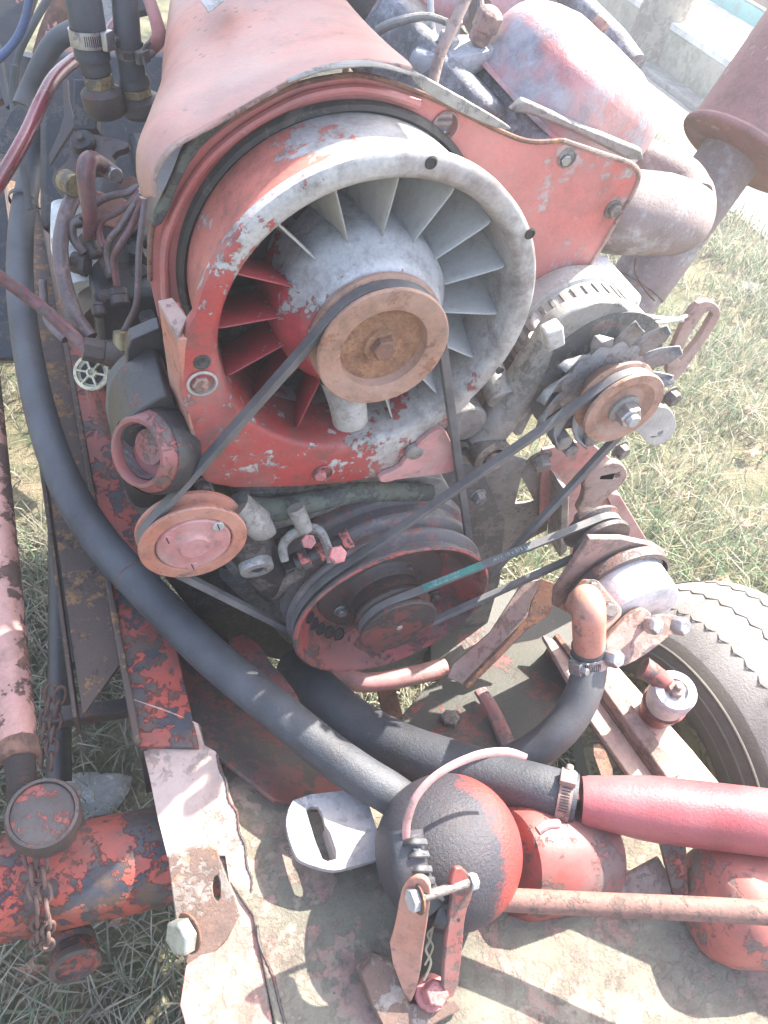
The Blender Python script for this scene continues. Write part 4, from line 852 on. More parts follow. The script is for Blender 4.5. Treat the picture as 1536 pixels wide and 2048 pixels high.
# ---------------------------------------------------------------- alternator
def alternator():
    t = thing('alternator', 'dusty grey alternator with spiky fan and orange pulley right of the fan', 'alternator')
    c = AL
    # body
    b = MB(); b.lathe([(.0, .045), (.070, .045), (.088, .052), (.091, .060), (.091, .078), (.086, .080), (.086, .120), (.091, .122), (.091, .150), (.080, .168), (.05, .175), (0, .175)], c, Yv, 72); obj('body', b, MAT['alu_cast'], t, bev=0)
    # slotted middle band
    m_ = MB()
    for k in range(36):
        a = 2 * math.pi * k / 36; u = Vector((math.cos(a), 0, math.sin(a))); m_.box(c + u * .0868 + Yv * .100, (.0025, .032, .006), u, Yv)
    obj('lamination_ribs', m_, MAT['alu_dirty'], t, bev=.0008)
    g_ = MB(); g_.lathe([(.040, .0435), (.094, .0435), (.094, .046)], c, Yv, 64); obj('front_vent', g_, MAT['block_grey'], t, bev=0)
    # top bracket, a wide hooded plate over the body
    b = MB(); pl = plane3((1085, 545, 'y', .19), (1190, 510, 'y', .20), (1280, 600, 'y', .09))
    plate(b, [(1082, 545), (1110, 518), (1185, 504), (1212, 512), (1283, 592), (1280, 604), (1225, 592), (1160, 600), (1110, 630), (1076, 668), (1060, 640)], pl, .012); obj('hood', b, MAT['white_dust'], t, bev=.003)
    # front shield
    b = MB(); P = [(1100, 650), (1160, 612), (1230, 600), (1262, 618), (1270, 640), (1220, 690), (1160, 730), (1128, 760), (1085, 790), (1060, 840), (1040, 880), (1010, 850), (1025, 790), (1060, 720)]
    plate(b, P, PL('y', .045), .02, sm=1); obj('front_shield', b, MAT['alu_dirty'], t, bev=.004)
    q = U(1105, 670, y=.03); b = MB(); b.box(q, (.022, .02, .03), Vector((1, 0, .5)), Yv); obj('shield_boss', b, MAT['alu_cast'], t, bev=.003)
    # mounting arm
    b = MB(); b.tube([(1085, 680, 'y', .06), (1050, 750, 'y', .06), (1000, 830, 'y', .06), (960, 880, 'y', .06)], [.018, .022, .026, .026], n=20); obj('mounting_arm', b, MAT['alu_dirty'], t, bev=0)
    b = MB(); b.cyl(U(1005, 800, y=.05), U(975, 730, y=.10), .019); obj('arm_boss', b, MAT['alu_dirty'], t, bev=.002)
    b = MB(); b.lathe([(.028, 0), (.028, .03)], U(935, 850, y=.05), Yv, 30, (1, 1)); obj('pivot_eye', b, MAT['alu_dirty'], t, bev=.003)
    q = U(985, 915, y=.03); b = MB(); b.lathe([(.028, .02), (.028, -.0), (.022, -.003), (.0165, -.003), (.0155, .010), (0, .010)], q, Vector((-.1, 1, 0)), 32); obj('pivot_ring', b, MAT['bolt_dirty'], t, bev=0)
    bolt(t, q + Vector((0, -.002, 0)), -Yv, .0125, .010, MAT['rust_pink']); bolt(t, U(1078, 915, y=.02), Vector((0, -1, -.25)), .013, .016, MAT['bolt_dirty'], wash=.019)
    # cooling fan: bent blades
    fb = MB(); fb.lathe([(.0, .030), (.058, .030), (.060, .031), (.060, .033), (0, .033)], c, Yv, 64); fo = obj('fan_disc', fb, MAT['fan_steel'], t, bev=0)
    first = None
    for k in range(12):
        if first is None:
            rows = [(.054, .0310, -.0145, .0145), (.066, .0300, -.0150, .0135), (.078, .0270, -.016, .011), (.089, .0215, -.017, .004), (.099, .0150, -.018, -.0145)]
            V = []
            for rr_, yy_, x0_, x1_ in rows: V += [Vector((x0_, yy_, rr_)), Vector(((x0_ + x1_) / 2, yy_ + .002, rr_ + .001)), Vector((x1_, yy_ - .010 * (rr_ - .054) / .045, rr_ - .002))]
            m_ = MB().add(V, [(3 * i_ + j_, 3 * i_ + j_ + 1, 3 * i_ + j_ + 4, 3 * i_ + j_ + 3) for i_ in range(4) for j_ in range(2)]); first = obj('fan_blade', m_, MAT['fan_steel'], t, bev=0, solid=.0022, sharp=30); o = first
        else: o = first.copy(); COL.objects.link(o); o.parent = t
        o.matrix_local = Matrix.Translation(c) @ Matrix.Rotation(2 * math.pi * k / 12 + .1, 4, 'Y')
    p_ = MB(); p_.lathe([(.020, -.022), (.030, -.019), (.036, -.021), (.041, -.0255), (.0535, -.0255), (.0545, -.024), (.0545, -.021), (.044, -.016), (.044, -.008), (.0545, -.003), (.0545, .001), (.05, .003), (.03, .028)], c, Yv, 96); pu = obj('pulley', p_, MAT['pulley_rust'], t, bev=0)
    h = MB(); h.lathe([(.021, -.020), (.021, -.026), (.017, -.027)], c, Yv, 32, (0, 1)); obj('washer', h, MAT['alu_dirty'], pu, bev=0)
    h = MB(); h.lathe([(.0155, -.026), (.0155, -.040), (.0135, -.042), (.009, -.042)], c, Yv, 6, (0, 0)); obj('nut', h, MAT['steel'], pu, bev=.0006)
    h = MB(); h.lathe([(.0088, -.030), (.0088, -.047), (.0075, -.049), (0, -.049)], c, Yv, 24); obj('shaft_end', h, MAT['alu_cast'], pu, bev=0)
    # lower lugs
    for px, py, rr in ((1190, 880, .014), (1130, 890, .012), (1145, 905, .010)):
        b = MB(); b.lathe([(rr, .03), (rr, .002), (rr * .8, 0), (0, 0)], U(px, py, y=.012), Yv, 20); obj('lug', b, MAT['alu_dirty'], t, bev=0)
    for px, py in ((1238, 897), (1338, 790)):
        q = U(px, py, y=.03); bolt(t, q, Vector((.2, -1, 0)), .0115, .012, MAT['bolt_dirty'], wash=.015)
    b = MB(); pl = PL('y', .055); plate(b, [(1295, 815), (1335, 812), (1352, 835), (1352, 862), (1330, 888), (1300, 893), (1282, 870), (1262, 855)], pl, .014, sm=2, holes=[(1320, 867, 7)]); obj('ear', b, MAT['alu_cast'], t, bev=.003)
    b = MB(); b.tube([(1250, 628, 'y', .08), (1290, 632, 'y', .08), (1330, 637, 'y', .09), (1365, 640, 'y', .10)], .003, n=8); obj('wire', b, MAT['alu_cast'], t, bev=0)
    b = MB(); b.tube([(1255, 638, 'y', .075), (1300, 645, 'y', .08), (1350, 640, 'y', .09), (1372, 632, 'y', .10)], .0028, n=8); obj('wire', b, MAT['alu_cast'], t, bev=0)
alternator()
def straps():
    b = MB(); pl = PL('y', .13)
    out = [(1378, 625), (1402, 603), (1428, 604), (1442, 618), (1440, 640), (1400, 700), (1352, 765), (1340, 760), (1332, 740), (1348, 690)]
    plate(b, out, pl, .010, sm=1, holes=[[(1420, 622), (1426, 630), (1398, 678), (1362, 722), (1356, 718), (1378, 675), (1408, 628)]])
    one('slotted_strap', 'pale rusty adjusting strap with a long slot sticking up by the grass', 'strap', b, MAT['rust_pink'], bev=.0015)
    b = MB(); pl = PL('y', .06)
    plate(b, [(1165, 965), (1185, 940), (1225, 925), (1245, 928), (1257, 945), (1250, 965), (1210, 1000), (1185, 1025), (1150, 1030), (1170, 990)], pl, .012, sm=1, holes=[[(1232, 948), (1242, 950), (1238, 957), (1228, 957)]])
    one('curved_strap', 'short curved strap with a small slot right of the steep belt', 'strap', b, MAT['rust_pink'], bev=.002)
    b = MB(); plate(b, [(1085, 900), (1175, 880), (1230, 925), (1235, 1010), (1250, 1060), (1290, 1090), (1240, 1200), (1150, 1200), (1140, 1080), (1080, 1030)], PL('y', .13), .006)
    one('side_plate', 'faded pink side plate behind the steep belt under the alternator', 'plate', b, MAT['pink_paint'], bev=.001)
    b = MB(); plate(b, [(905, 950), (1010, 905), (1085, 930), (1105, 955), (1095, 1060), (1000, 1110), (960, 1090), (930, 1010)], PL('y', .14), .006, holes=[[(1043, 955), (1050, 965), (1070, 1005), (1030, 1008)]])
    one('support_bracket', 'grimy grey bracket plate with a triangular hole under the alternator', 'bracket', b, MAT['alu_dirty'], bev=.001)
    b = MB(); b.prism([U(x, y, y=.14) for x, y in [(1095, 930), (1110, 940), (1110, 1060), (1095, 1075)]], -Yv, .05); one('bracket_web', 'narrow upright web closing the grimy bracket below the alternator bolt', 'bracket', b, MAT['alu_dirty'], bev=.002)
    b = MB(); b.prism([U(x, y, y=.12) for x, y in [(1210, 985), (1240, 990), (1300, 1090), (1265, 1100)]], Yv, .02); one('right_strut', 'pale pink strut behind the pump pulley at the edge of the grass', 'strut', b, MAT['pink_paint'], bev=.002)
straps()
# ---------------------------------------------------------------- cylinder heads, rocker covers, exhaust
def rocker(name, label, cpx, y0, size, mt, ang):
    pass
def covers():
    t = thing('rocker_cover', 'large rounded rocker cover with faded red paint and white dust at the top right', 'rocker cover')
    c = U(1160, 170, d=.985); ux = Vector((.86, .30, -.40)).normalized(); uz = Vector((.38, -.10, .92)); uz = (uz - ux * uz.dot(ux)).normalized(); uy = uz.cross(ux)
    # superelliptic dome
    b = MB(); rows = 14; n = 64; L_, W_, H_ = .128, .092, .105; V = []; F = []
    prof = [(1.06, -.02), (1.06, .02), (1.0, .03)] + [((1 - (s_ / 11) ** 4.2) ** (1 / 2.4), .03 + .97 * (s_ / 11)) for s_ in range(1, 12)]
    prof[-1] = (.0, 1.0); prof.insert(-1, (.42, .985))
    for sc_, h in prof:
        for i in range(n):
            a = 2 * math.pi * i / n; ca, sa = math.cos(a), math.sin(a); e = 2 / 4.2
            V.append(c + ux * (math.copysign(abs(ca) ** e, ca) * L_ * sc_) + uy * (math.copysign(abs(sa) ** e, sa) * W_ * sc_) + uz * ((h - .45) * H_))
    for j in range(len(prof) - 1):
        for i in range(n):
            k = (i + 1) % n; F.append((j * n + i, j * n + k, (j + 1) * n + k, (j + 1) * n + i))
    obj('shell', MB().add(V, F), MAT['cover'], t, bev=0, sharp=50)
    g_ = MB(); V2 = []
    bolt(t, U(1190, 62, d=.945), uz, .010, .014, MAT['rust_pink'], wash=.014)
    # head below
    h = thing('cylinder_head', 'dusty grey finned cylinder head under the large rocker cover', 'cylinder head')
    b = MB(); b.box(c - uz * .085, (.235, .18, .075), ux, uy); obj('casting', b, MAT['head'], h, bev=.008)
    for k in range(6):
        b = MB(); b.box(c - uz * (.128 + .011 * k), (.25, .20, .004), ux, uy); obj('fin', b, MAT['head'], h, bev=.001)
    # injector saddle
    s_ = thing('injector_clamp', 'dusty grey injector clamp with two pipe unions between cowl and rocker cover', 'injector')
    o = U(905, 108, d=.93); uu = Vector((.75, .1, .66)).normalized()
    up = Vector((.18, -.15, .97)).normalized(); axl = (U(985, 118, d=.93) - U(825, 128, d=.93)).normalized(); ax2 = up.cross(axl).normalized()
    V = []; F = []; n = 48
    for sc_, h_ in ((.90, -.018), (1.0, -.012), (1.0, .004), (.93, .010), (.0, .013)):
        for i in range(n):
            a = 2 * math.pi * i / n; V.append(o + axl * (math.cos(a) * .050 * sc_) + ax2 * (math.sin(a) * .030 * sc_) + up * h_)
    for j in range(4):
        for i in range(n):
            k = (i + 1) % n; F.append((j * n + i, j * n + k, (j + 1) * n + k, (j + 1) * n + i))
    obj('saddle', MB().add(V, F), MAT['saddle'], s_, bev=0, sharp=50)
    q = U(955, 85, d=.92); b = MB(); b.lathe([(.013, 0), (.013, .014), (.016, .016), (.016, .034), (.012, .038), (.007, .040)], q, up, 6, (1, 1)); obj('union_nut', b, MAT['rust_pink'], s_, bev=.001)
    q2 = U(893, 90, d=.92); b = MB(); b.lathe([(.013, 0), (.013, .012), (.008, .014), (.007, .030), (.005, .031)], q2, up, 6, (1, 1)); obj('stud_nut', b, MAT['alu_cast'], s_, bev=.001)
    b = MB(); b.lathe([(.018, -.045), (.018, 0)], o - up * .012 + axl * .022, up, 28, (1, 1)); obj('neck', b, MAT['alu_dirty'], s_, bev=.001)
    b = MB(); b.lathe([(.034, -.07), (.030, -.045), (.020, -.04)], o - up * .012 + axl * .025, up, 28, (1, 1)); obj('seat', b, MAT['head'], s_, bev=.002)
    p_ = MB(); p_.tube([(958, 50, .90), (962, 20, .90), (955, -20, .90)], .0048, n=10); one('injector_pipe', 'thin pipe rising from the brown union nut beside the rocker cover', 'pipe', p_, MAT['pipe_steel'], bev=0)
    p_ = MB(); p_.tube([(866, 165, .86), (880, 110, .85), (905, 55, .84), (935, -10, .83)], [.0062] * 4, n=12); one('breather_tube', 'straight pinkish tube crossing in front of the injector clamp', 'pipe', p_, MAT['rust_pink'], bev=0)
    p_ = MB(); p_.tube([(860, -10, .95), (863, 40, .95), (868, 85, .94)], .0042, n=10); one('fuel_pipe', 'thin pale pipe dropping behind the straight pinkish tube', 'pipe', p_, MAT['alu_cast'], bev=0)
    p_ = MB(); p_.tube([(755, 62, .93), (790, 45, .92), (850, 33, .91), (895, 45, .90)], [.006, .0055, .0045, .004], n=10); one('leak_off_pipe', 'thin curved grey pipe behind the cowl edge', 'pipe', p_, MAT['alu_dirty'], bev=0)
    p_ = MB(); p_.tube([(782, -10, .98), (775, 30, .98), (768, 75, .98)], .0055, n=10); one('head_bolt_tube', 'short brown tube behind the right edge of the cowl', 'pipe', p_, MAT['pipe_steel'], bev=0)
    # head under saddle
    hh = thing('cylinder_head', 'dusty grey cylinder head below the injector clamp', 'cylinder head')
    b = MB(); b.box(U(930, 215, d=1.04), (.26, .22, .10), ux, uy); obj('casting', b, MAT['head'], hh, bev=.01)
    b = MB(); b.box(U(830, 100, d=1.10), (.22, .26, .10), ux, uy); obj('deck', b, MAT['oily_brown'], hh, bev=.01)
    p_ = MB(); p_.tube([(980, 145, .97), (1010, 165, .965), (1022, 200, .96), (1030, 235, .96)], .0025, n=8); one('thin_wire', 'thin rusty wire curling down the head below the rocker cover', 'wire', p_, MAT['rust'], bev=0)
    # rear covers
    t2 = thing('rocker_cover', 'second rocker cover behind the injector clamp at the top edge', 'rocker cover')
    for (px, py, d_, rr) in ((790, 0, 1.12, .05),):
        b = MB(); b.tube([(700, -10, d_), (770, 8, d_), (850, 10, d_), (930, 0, d_)], [.03, .035, .035, .03], n=28); obj('shell', b, MAT['cover'], t2, bev=0)
    t3 = thing('rocker_cover', 'pale third rocker cover directly behind the large one at the top edge', 'rocker cover')
    b = MB(); b.tube([(960, 40, 1.20), (1030, -10, 1.20), (1100, 0, 1.20), (1140, 40, 1.20)], [.06, .065, .055, .02], n=28); obj('shell', b, MAT['cover'], t3, bev=0)
    b = MB(); b.tube([(1130, -20, 1.16), (1180, 30, 1.15), (1230, 80, 1.14), (1270, 130, 1.12)], [.018, .018, .018, .016], n=16); one('rail_pipe', 'grey bar sloping behind the large rocker cover', 'pipe', b, MAT['head'], bev=0)
    # sloped grey ledge under cover going right
    b = MB(); plate(b, [(1020, 225), (1060, 230), (1150, 265), (1255, 320), (1290, 322), (1285, 300), (1150, 245), (1050, 200)], PL('y', .200), .012); one('head_ledge', 'narrow gasket ledge under the large rocker cover', 'ledge', b, MAT['alu_dirty'], bev=.003)
covers()
def exhaust():
    t = thing('exhaust_manifold', 'rusty grey exhaust elbow opening beside the rocker cover', 'exhaust manifold')
    b = MB(); b.tube([(1205, 420, 1.07), (1250, 425, 1.07), (1320, 430, 1.09), (1355, 432, 1.14), (1370, 395, 1.22)], [.055, .056, .055, .052, .044], n=36, sub=6); obj('elbow', b, MAT['exhaust'], t, bev=0)
    b = MB(); b.tube([(1235, 310, 1.17), (1300, 330, 1.16), (1360, 365, 1.15), (1378, 400, 1.14)], [.030, .034, .036, .034], n=24); obj('upper_bend', b, MAT['exhaust'], t, bev=0)
    p_ = thing('exhaust_pipe', 'long rusty exhaust pipe leaning up to the muffler', 'exhaust pipe')
    a = U(1262, 590, d=1.50); c = U(1470, 300, d=1.42); dv = (c - a).normalized()
    b = MB(); b.tube([a - dv * .25, a, (a + c) / 2, c, c + dv * .1], .056, n=40, sub=4); obj('pipe', b, MAT['exhaust'], p_, bev=0)
    b = MB(); b.tube([a + dv * .02, a + dv * .12], .0585, n=40, sub=1); obj('sleeve', b, MAT['exhaust'], p_, bev=0)
    m_ = thing('muffler', 'large reddish brown muffler drum in the top right corner', 'muffler')
    q = U(1482, 312, d=1.40); b = MB(); b.lathe([(.05, -.004), (.118, -.004), (.122, 0), (.122, .008), (.113, .012), (.113, .9)], q + dv * .0, dv, 64, (1, 1)); obj('drum', b, MAT['muffler'], m_, bev=.002)
    w_ = MB(); w_.tube([(1272, 515, 1.42), (1270, 545, 1.42), (1290, 580, 1.42), (1310, 602, 1.42)], .0018, n=6); one('loose_wire', 'thin loose wire looped round the foot of the exhaust pipe', 'wire', w_, MAT['rust'], bev=0)
exhaust()
# ---------------------------------------------------------------- small pump on the right
def pump():
    t = thing('hydraulic_pump', 'sunlit grey hydraulic pump with orange flange elbow on the right', 'pump')
    o = U(1228, 1160, y=-.080); ax = -Yv
    b = MB(); b.lathe([(.076, .0), (.076, .010), (.071, .014), (.070, .060), (.066, .067), (.050, .072), (0, .074)], o, ax, 56, (1, 0)); obj('body', b, MAT['white_dust'], t, bev=0)
    b = MB(); b.lathe([(.080, .000), (.083, .003), (.083, .018), (.078, .021)], o, ax, 56, (1, 0)); obj('front_ring', b, MAT['oily_brown'], t, bev=0)
    pl = PL('y', -.074)
    b = MB(); plate(b, [(1180, 1078), (1245, 1078), (1310, 1092), (1330, 1105), (1328, 1118), (1290, 1145), (1270, 1240), (1180, 1250), (1108, 1212), (1110, 1185)], pl, .010); obj('mounting_plate', b, MAT['rust_pink'], t, bev=.002)
    pf = plane3((1150, 1205, 1.065), (1190, 1160, 1.07), (1240, 1230, 1.07))
    b = MB(); plate(b, [(1150, 1190), (1178, 1158), (1198, 1162), (1245, 1218), (1244, 1232), (1215, 1262), (1190, 1258), (1140, 1215)], pf, .028, sm=0); obj('elbow_flange', b, MAT['orange_paint'], t, bev=.003)
    b = MB(); b.tube([(1172, 1195, 1.065), (1175, 1212, 1.042), (1178, 1240, 1.045), (1178, 1292, 1.08)], [.020, .024, .0228, .0222], n=28); obj('elbow', b, MAT['orange_paint'], t, bev=0)
    for px, py in ((1184, 1178), (1217, 1220)):
        q = onplane(px, py, pf); bolt(t, q, -pf[1], .0105, .009, MAT['bolt_dirty'], wash=.0135)
    pg = plane3((1200, 1300, 1.075), (1290, 1220, 1.095), (1330, 1260, 1.10))
    b = MB(); plate(b, [(1205, 1290), (1235, 1255), (1278, 1212), (1300, 1222), (1310, 1240), (1290, 1262), (1240, 1305), (1215, 1315)], pg, .016, sm=1); obj('cover_flange', b, MAT['rust_pink'], t, bev=.003)
    pg2 = (pg[0] + pg[1] * .018, pg[1])
    b = MB(); plate(b, [(1200, 1318), (1222, 1285), (1300, 1232), (1350, 1228), (1364, 1240), (1352, 1262), (1305, 1300), (1262, 1328), (1225, 1338)], pg2, .016, sm=1); obj('rear_flange', b, MAT['rust_pink'], t, bev=.003)
    for px, py in ((1296, 1248), (1218, 1314), (1350, 1250)):
        bolt(t, onplane(px, py, pg) - pg[1] * .001, -pg[1] + Vector((.3, -.2, 0)), .0135, .018, MAT['steel'])
    b = MB(); b.lathe([(.030, -.060), (.044, -.058), (.0455, -.052), (.036, -.044), (.036, -.036), (.0455, -.028), (.0455, -.024), (.030, -.020), (.015, 0)], PP, Yv, 64, (1, 0)); obj('pulley', b, MAT['oily_brown'], t, bev=0)
pump()
# shackle bush near the tyre
def bush():
    t = thing('grease_bush', 'round pale bush with a hex grease nipple in front of the tyre', 'bush')
    q = U(1352, 1380, d=1.16); ax = ((CAM - q).normalized() * .7 + Vector((.22, .10, .35))).normalized()
    b = MB(); b.lathe([(.030, -.06), (.033, -.035), (.033, -.006), (.030, 0), (.018, .001), (.018, -.004), (0, -.004)], q, ax, 36, (1, 0)); obj('bush', b, MAT['white_dust'], t, bev=0)
    b = MB(); b.cyl(q - ax * .055, q - ax * .11, .035, .026); obj('lower_housing', b, MAT['red_dirty'], t, bev=.002)
    b = MB(); b.lathe([(.013, -.004), (.013, .008), (.006, .010), (.005, .018), (0, .019)], q, ax, 6); obj('nipple', b, MAT['rust_pink'], t, bev=.0006)
    b = MB(); b.tube([(1285, 1335, 1.17), (1310, 1350, 1.17), (1335, 1375, 1.18)], [.018, .015, .018], n=16); obj('arm', b, MAT['red_dirty'], t, bev=0)
bush()
# ---------------------------------------------------------------- hoses
mb = MB(); mb.tube([(60, 110, 'z', -.16), (62, 180, 'z', -.22), (72, 265, 'z', -.30), (62, 340, 'z', -.36), (44, 440, 'z', -.40), (40, 560, 'z', -.43), (52, 680, 'z', -.455), (80, 820, 'z', -.465), (128, 960, 'z', -.47), (200, 1080, 'z', -.48), (300, 1190, 'z', -.49), (420, 1310, 'z', -.50), (540, 1410, 'z', -.505), (650, 1500, 'z', -.51), (720, 1550, 'z', -.515), (800, 1600, 'z', -.53), (900, 1680, 'z', -.58)], [.020, .021, .022, .0225, .0235, .024, .0245, .025, .026, .0265, .027, .027, .027, .0275, .0275, .027, .026], n=32, sub=10)
one('coolant_hose', 'longest thick black hose sweeping down the left side over the frame rail', 'hose', mb, MAT['rubber'], bev=0)
h = MB(); c0 = U(262, 1150, z=-.487); dv = (U(300, 1190, z=-.49) - U(225, 1110, z=-.483)).normalized(); h.lathe([(.0272, -.0012), (.0285, 0), (.0272, .0012)], c0, dv, 48)
one('wire_tie', 'thin wire tied round the longest black hose', 'wire tie', h, MAT['rust'], bev=0)
h = MB(); c0 = U(45, 400, z=-.385); dv = (U(40, 440, z=-.40) - U(60, 350, z=-.37)).normalized(); h.lathe([(.0245, -.006), (.0262, -.004), (.0262, .004), (.0245, .006)], c0, dv, 40)
h.tube([c0 + Vector((.02, -.02, 0)), c0 + Vector((.035, -.02, -.01)), c0 + Vector((.045, -.02, .01))], .002, n=6)
one('strap_tie', 'grey strap tied round the long hose near the left edge', 'strap', h, MAT['rubber_worn'], bev=0)
mb = MB(); mb.tube([(590, 1330, 'z', -.70), (640, 1385, 'z', -.67), (710, 1445, 'z', -.64), (800, 1495, 'z', -.61), (900, 1530, 'z', -.58), (1000, 1560, 'z', -.545), (1080, 1580, 'z', -.52), (1150, 1598, 'z', -.51)], [.036, .036, .036, .0365, .0365, .0355, .034, .033], n=36, sub=8)
one('intake_hose', 'thick grey black hose leading to the red tube under the crank pulley', 'hose', mb, MAT['rubber'], bev=0)
ca = U(1128, 1592, z=-.512); cv_ = (U(1150, 1598, z=-.51) - U(1080, 1580, z=-.52)).normalized()
clamp('hose_clamp', 'brown rusty clamp joining the thick hose to the red tube', ca, cv_, .0345, MAT['rust_pink'], width=.018, worm=Zv * .9 + Xv * .2)
mb = MB(); A = U(1162, 1600, z=-.508); Bq = U(1620, 1655, z=-.44); dd = (Bq - A).normalized()
pr = [(.0300, 0), (.0325, .01), (.037, .05), (.0405, .075), (.042, .10), (.042, .6)]; mb.lathe(pr, A, dd, 56, (1, 1)); one('red_tube', 'wide glossy dusty red tube entering from the right', 'tube', mb, MAT['red_gloss'], bev=0)
mb = MB(); mb.tube([(1180, 1325, 1.095), (1172, 1370, 'z', -.45), (1150, 1420, 'z', -.475), (1115, 1465, 'z', -.50), (1070, 1500, 'z', -.53), (1020, 1525, 'z', -.56)], [.0245, .025, .0255, .0255, .025, .024], n=28, sub=8)
one('pump_hose', 'short grey hose curving down from the orange elbow', 'hose', mb, MAT['rubber_worn'], bev=0)
mb = MB(); q = U(1178, 1288, d=1.084); q2 = U(1180, 1330, d=1.096); mb.tube([q, (q + q2) / 2, q2], [.0245, .0248, .0248], n=28, sub=2); one('hose_end', 'rubber cuff between the orange elbow and the curved grey hose', 'hose end', mb, MAT['rubber_worn'], bev=0)
clamp('hose_clamp', 'shiny worm clamp on the curved grey hose below the orange elbow', U(1179, 1316, d=1.092), q2 - q, .0256, MAT['steel'], width=.017, worm=Vector((-1, -.2, .3)))
# top left hoses, wires and fittings
def fitting(label, pts, rad, cap_pt, cap_dir, m='brass'):
    pass
mb = MB(); mb.tube([(160, -40, 1.0), (170, 20, 1.02), (178, 70, 1.04), (186, 118, 1.06)], [.0235] * 4, n=28); one('black_hose', 'black hose coming down from the top edge with a shiny clamp', 'hose', mb, MAT['rubber'], bev=0)
mb = MB(); mb.tube([(248, -30, 1.02), (252, 30, 1.04), (256, 80, 1.06), (266, 155, 1.10)], [.0175, .0175, .0178, .018], n=28); one('black_hose', 'black hose beside the red cowl with a dull clamp', 'hose', mb, MAT['rubber'], bev=0)
clamp('hose_clamp', 'shiny worm clamp with slots on the hose at the top left', U(178, 74, d=1.04), U(186, 118, d=1.06) - U(170, 20, d=1.02), .0240, MAT['steel'], width=.020, worm=Vector((.7, -.6, .3)))
clamp('hose_clamp', 'dull greasy worm clamp on the hose beside the cowl', U(260, 100, d=1.07), U(266, 155, d=1.10) - U(256, 80, d=1.06), .0185, MAT['bolt_dirty'], width=.014, worm=Vector((.5, -.8, .2)))
for (pa, pb, lab) in (((186, 115, 1.06), (206, 195, 1.10), 'greasy brass hose union under the shiny clamp'), ((266, 150, 1.10), (280, 205, 1.13), 'greasy hose union beside the cowl')):
    t = thing('hose_union', lab, 'fitting'); A, Bq = Q(pa), Q(pb); dv = Bq - A; L_ = dv.length
    b = MB(); b.lathe([(.019, 0), (.021, .008), (.021, L_ * .35), (.018, L_ * .4)], A, dv, 24, (1, 1)); obj('sleeve', b, MAT['rubber_worn'], t, bev=0)
    b = MB(); b.lathe([(.022, L_ * .4), (.022, L_ * .72)], A, dv, 6, (1, 1)); obj('nut', b, MAT['brass'], t, bev=.0015)
    b = MB(); b.lathe([(.020, L_ * .7), (.029, L_ * .85), (.030, L_ * 1.25), (.024, L_ * 1.45)], A, dv, 28, (1, 1)); obj('body', b, MAT['oily_brown'], t, bev=0)
mb = MB(); mb.tube([(150, 60, 1.25), (115, 80, 1.25), (90, 115, 1.26), (62, 175, 1.28), (45, 215, 1.28)], .0165, n=20); one('bent_hose', 'dark bent hose behind the red tube at the top left', 'hose', mb, MAT['rubber_worn'], bev=0)
mb = MB(); mb.tube([(235, 45, 1.17), (200, 90, 1.15), (150, 120, 1.12), (110, 155, 1.08), (82, 205, 1.05), (55, 265, 1.02), (25, 320, 1.0), (-15, 385, .98)], .0095, n=18, sub=8); one('red_fuel_hose', 'dark red glossy hose crossing the top left corner', 'hose', mb, MAT['hose_red'], bev=0)
mb = MB(); mb.tube([(62, -20, 1.0), (50, 40, 1.02), (28, 85, 1.04), (-10, 125, 1.06)], .0055, n=12); one('blue_cable', 'blue cable in the top left corner', 'cable', mb, MAT['wire_blue'], bev=0)
for pts, lab in (([(100, -10, 1.3), (60, 60, 1.31), (35, 120, 1.33), (28, 220, 1.35)], 'grey cable running down the left edge'), ([(30, 130, 1.3), (26, 200, 1.32), (45, 330, 1.34), (60, 420, 1.36)], 'thin dark cable behind the long hose'), ([(-5, 90, 1.35), (10, 180, 1.36), (20, 215, 1.36)], 'dark cable at the left edge above the bracket')):
    mb = MB(); mb.tube(pts, .0065, n=10); one('cable', lab, 'cable', mb, MAT['rubber_worn'], bev=0)
# red panels and brackets, far left top
b = MB(); b.prism([U(x, y, d=1.55) for x, y in [(90, 60), (150, 70), (330, 90), (330, 260), (210, 300), (150, 290), (100, 270), (70, 260)]], AX[2], .01); one('gearbox_cover', 'orange red cover panel behind the hoses at the top left', 'cover', b, MAT['orange_paint'], bev=.002)
b = MB(); plate(b, [(20, 225), (35, 208), (58, 215), (62, 240), (45, 290), (20, 310), (-10, 300), (-10, 280)], (U(40, 250, d=1.2), AX[2]), .006); one('hanger_bracket', 'dark hanger bracket at the left edge behind the red hose', 'bracket', b, MAT['oily'], bev=.001)
b = MB(); b.box(U(175, 215, d=1.17), (.035, .02, .075), AX[0], AX[2]); one('spacer_block', 'dark square spacer block above the lever plate', 'block', b, MAT['oily'], bev=.002)
b = MB(); plate(b, [(125, 160), (135, 158), (138, 200), (150, 250), (118, 300), (100, 330), (98, 310), (120, 260), (128, 230)], (U(130, 220, d=1.2), AX[2]), .006); one('edge_bracket', 'narrow upright bracket against the orange red cover', 'bracket', b, MAT['oily_brown'], bev=.001)
for pts, lab in (([(295, -10, 1.05), (312, 40, 1.06), (318, 75, 1.07), (300, 100, 1.08)], 'flattened red strap hanging beside the cowl'),):
    mb = MB(); mb.tube(pts, [.010, .010, .012, .012], n=12, flat=.35); one('hanging_strap', lab, 'strap', mb, MAT['pink_paint'], bev=0)
mb = MB(); mb.tube([(300, 85, 1.06), (288, 100, 1.06), (290, 130, 1.06), (320, 175, 1.07)], .0022, n=8); one('thin_wire', 'thin wire looping beside the cowl edge', 'wire', mb, MAT['rubber_worn'], bev=0)
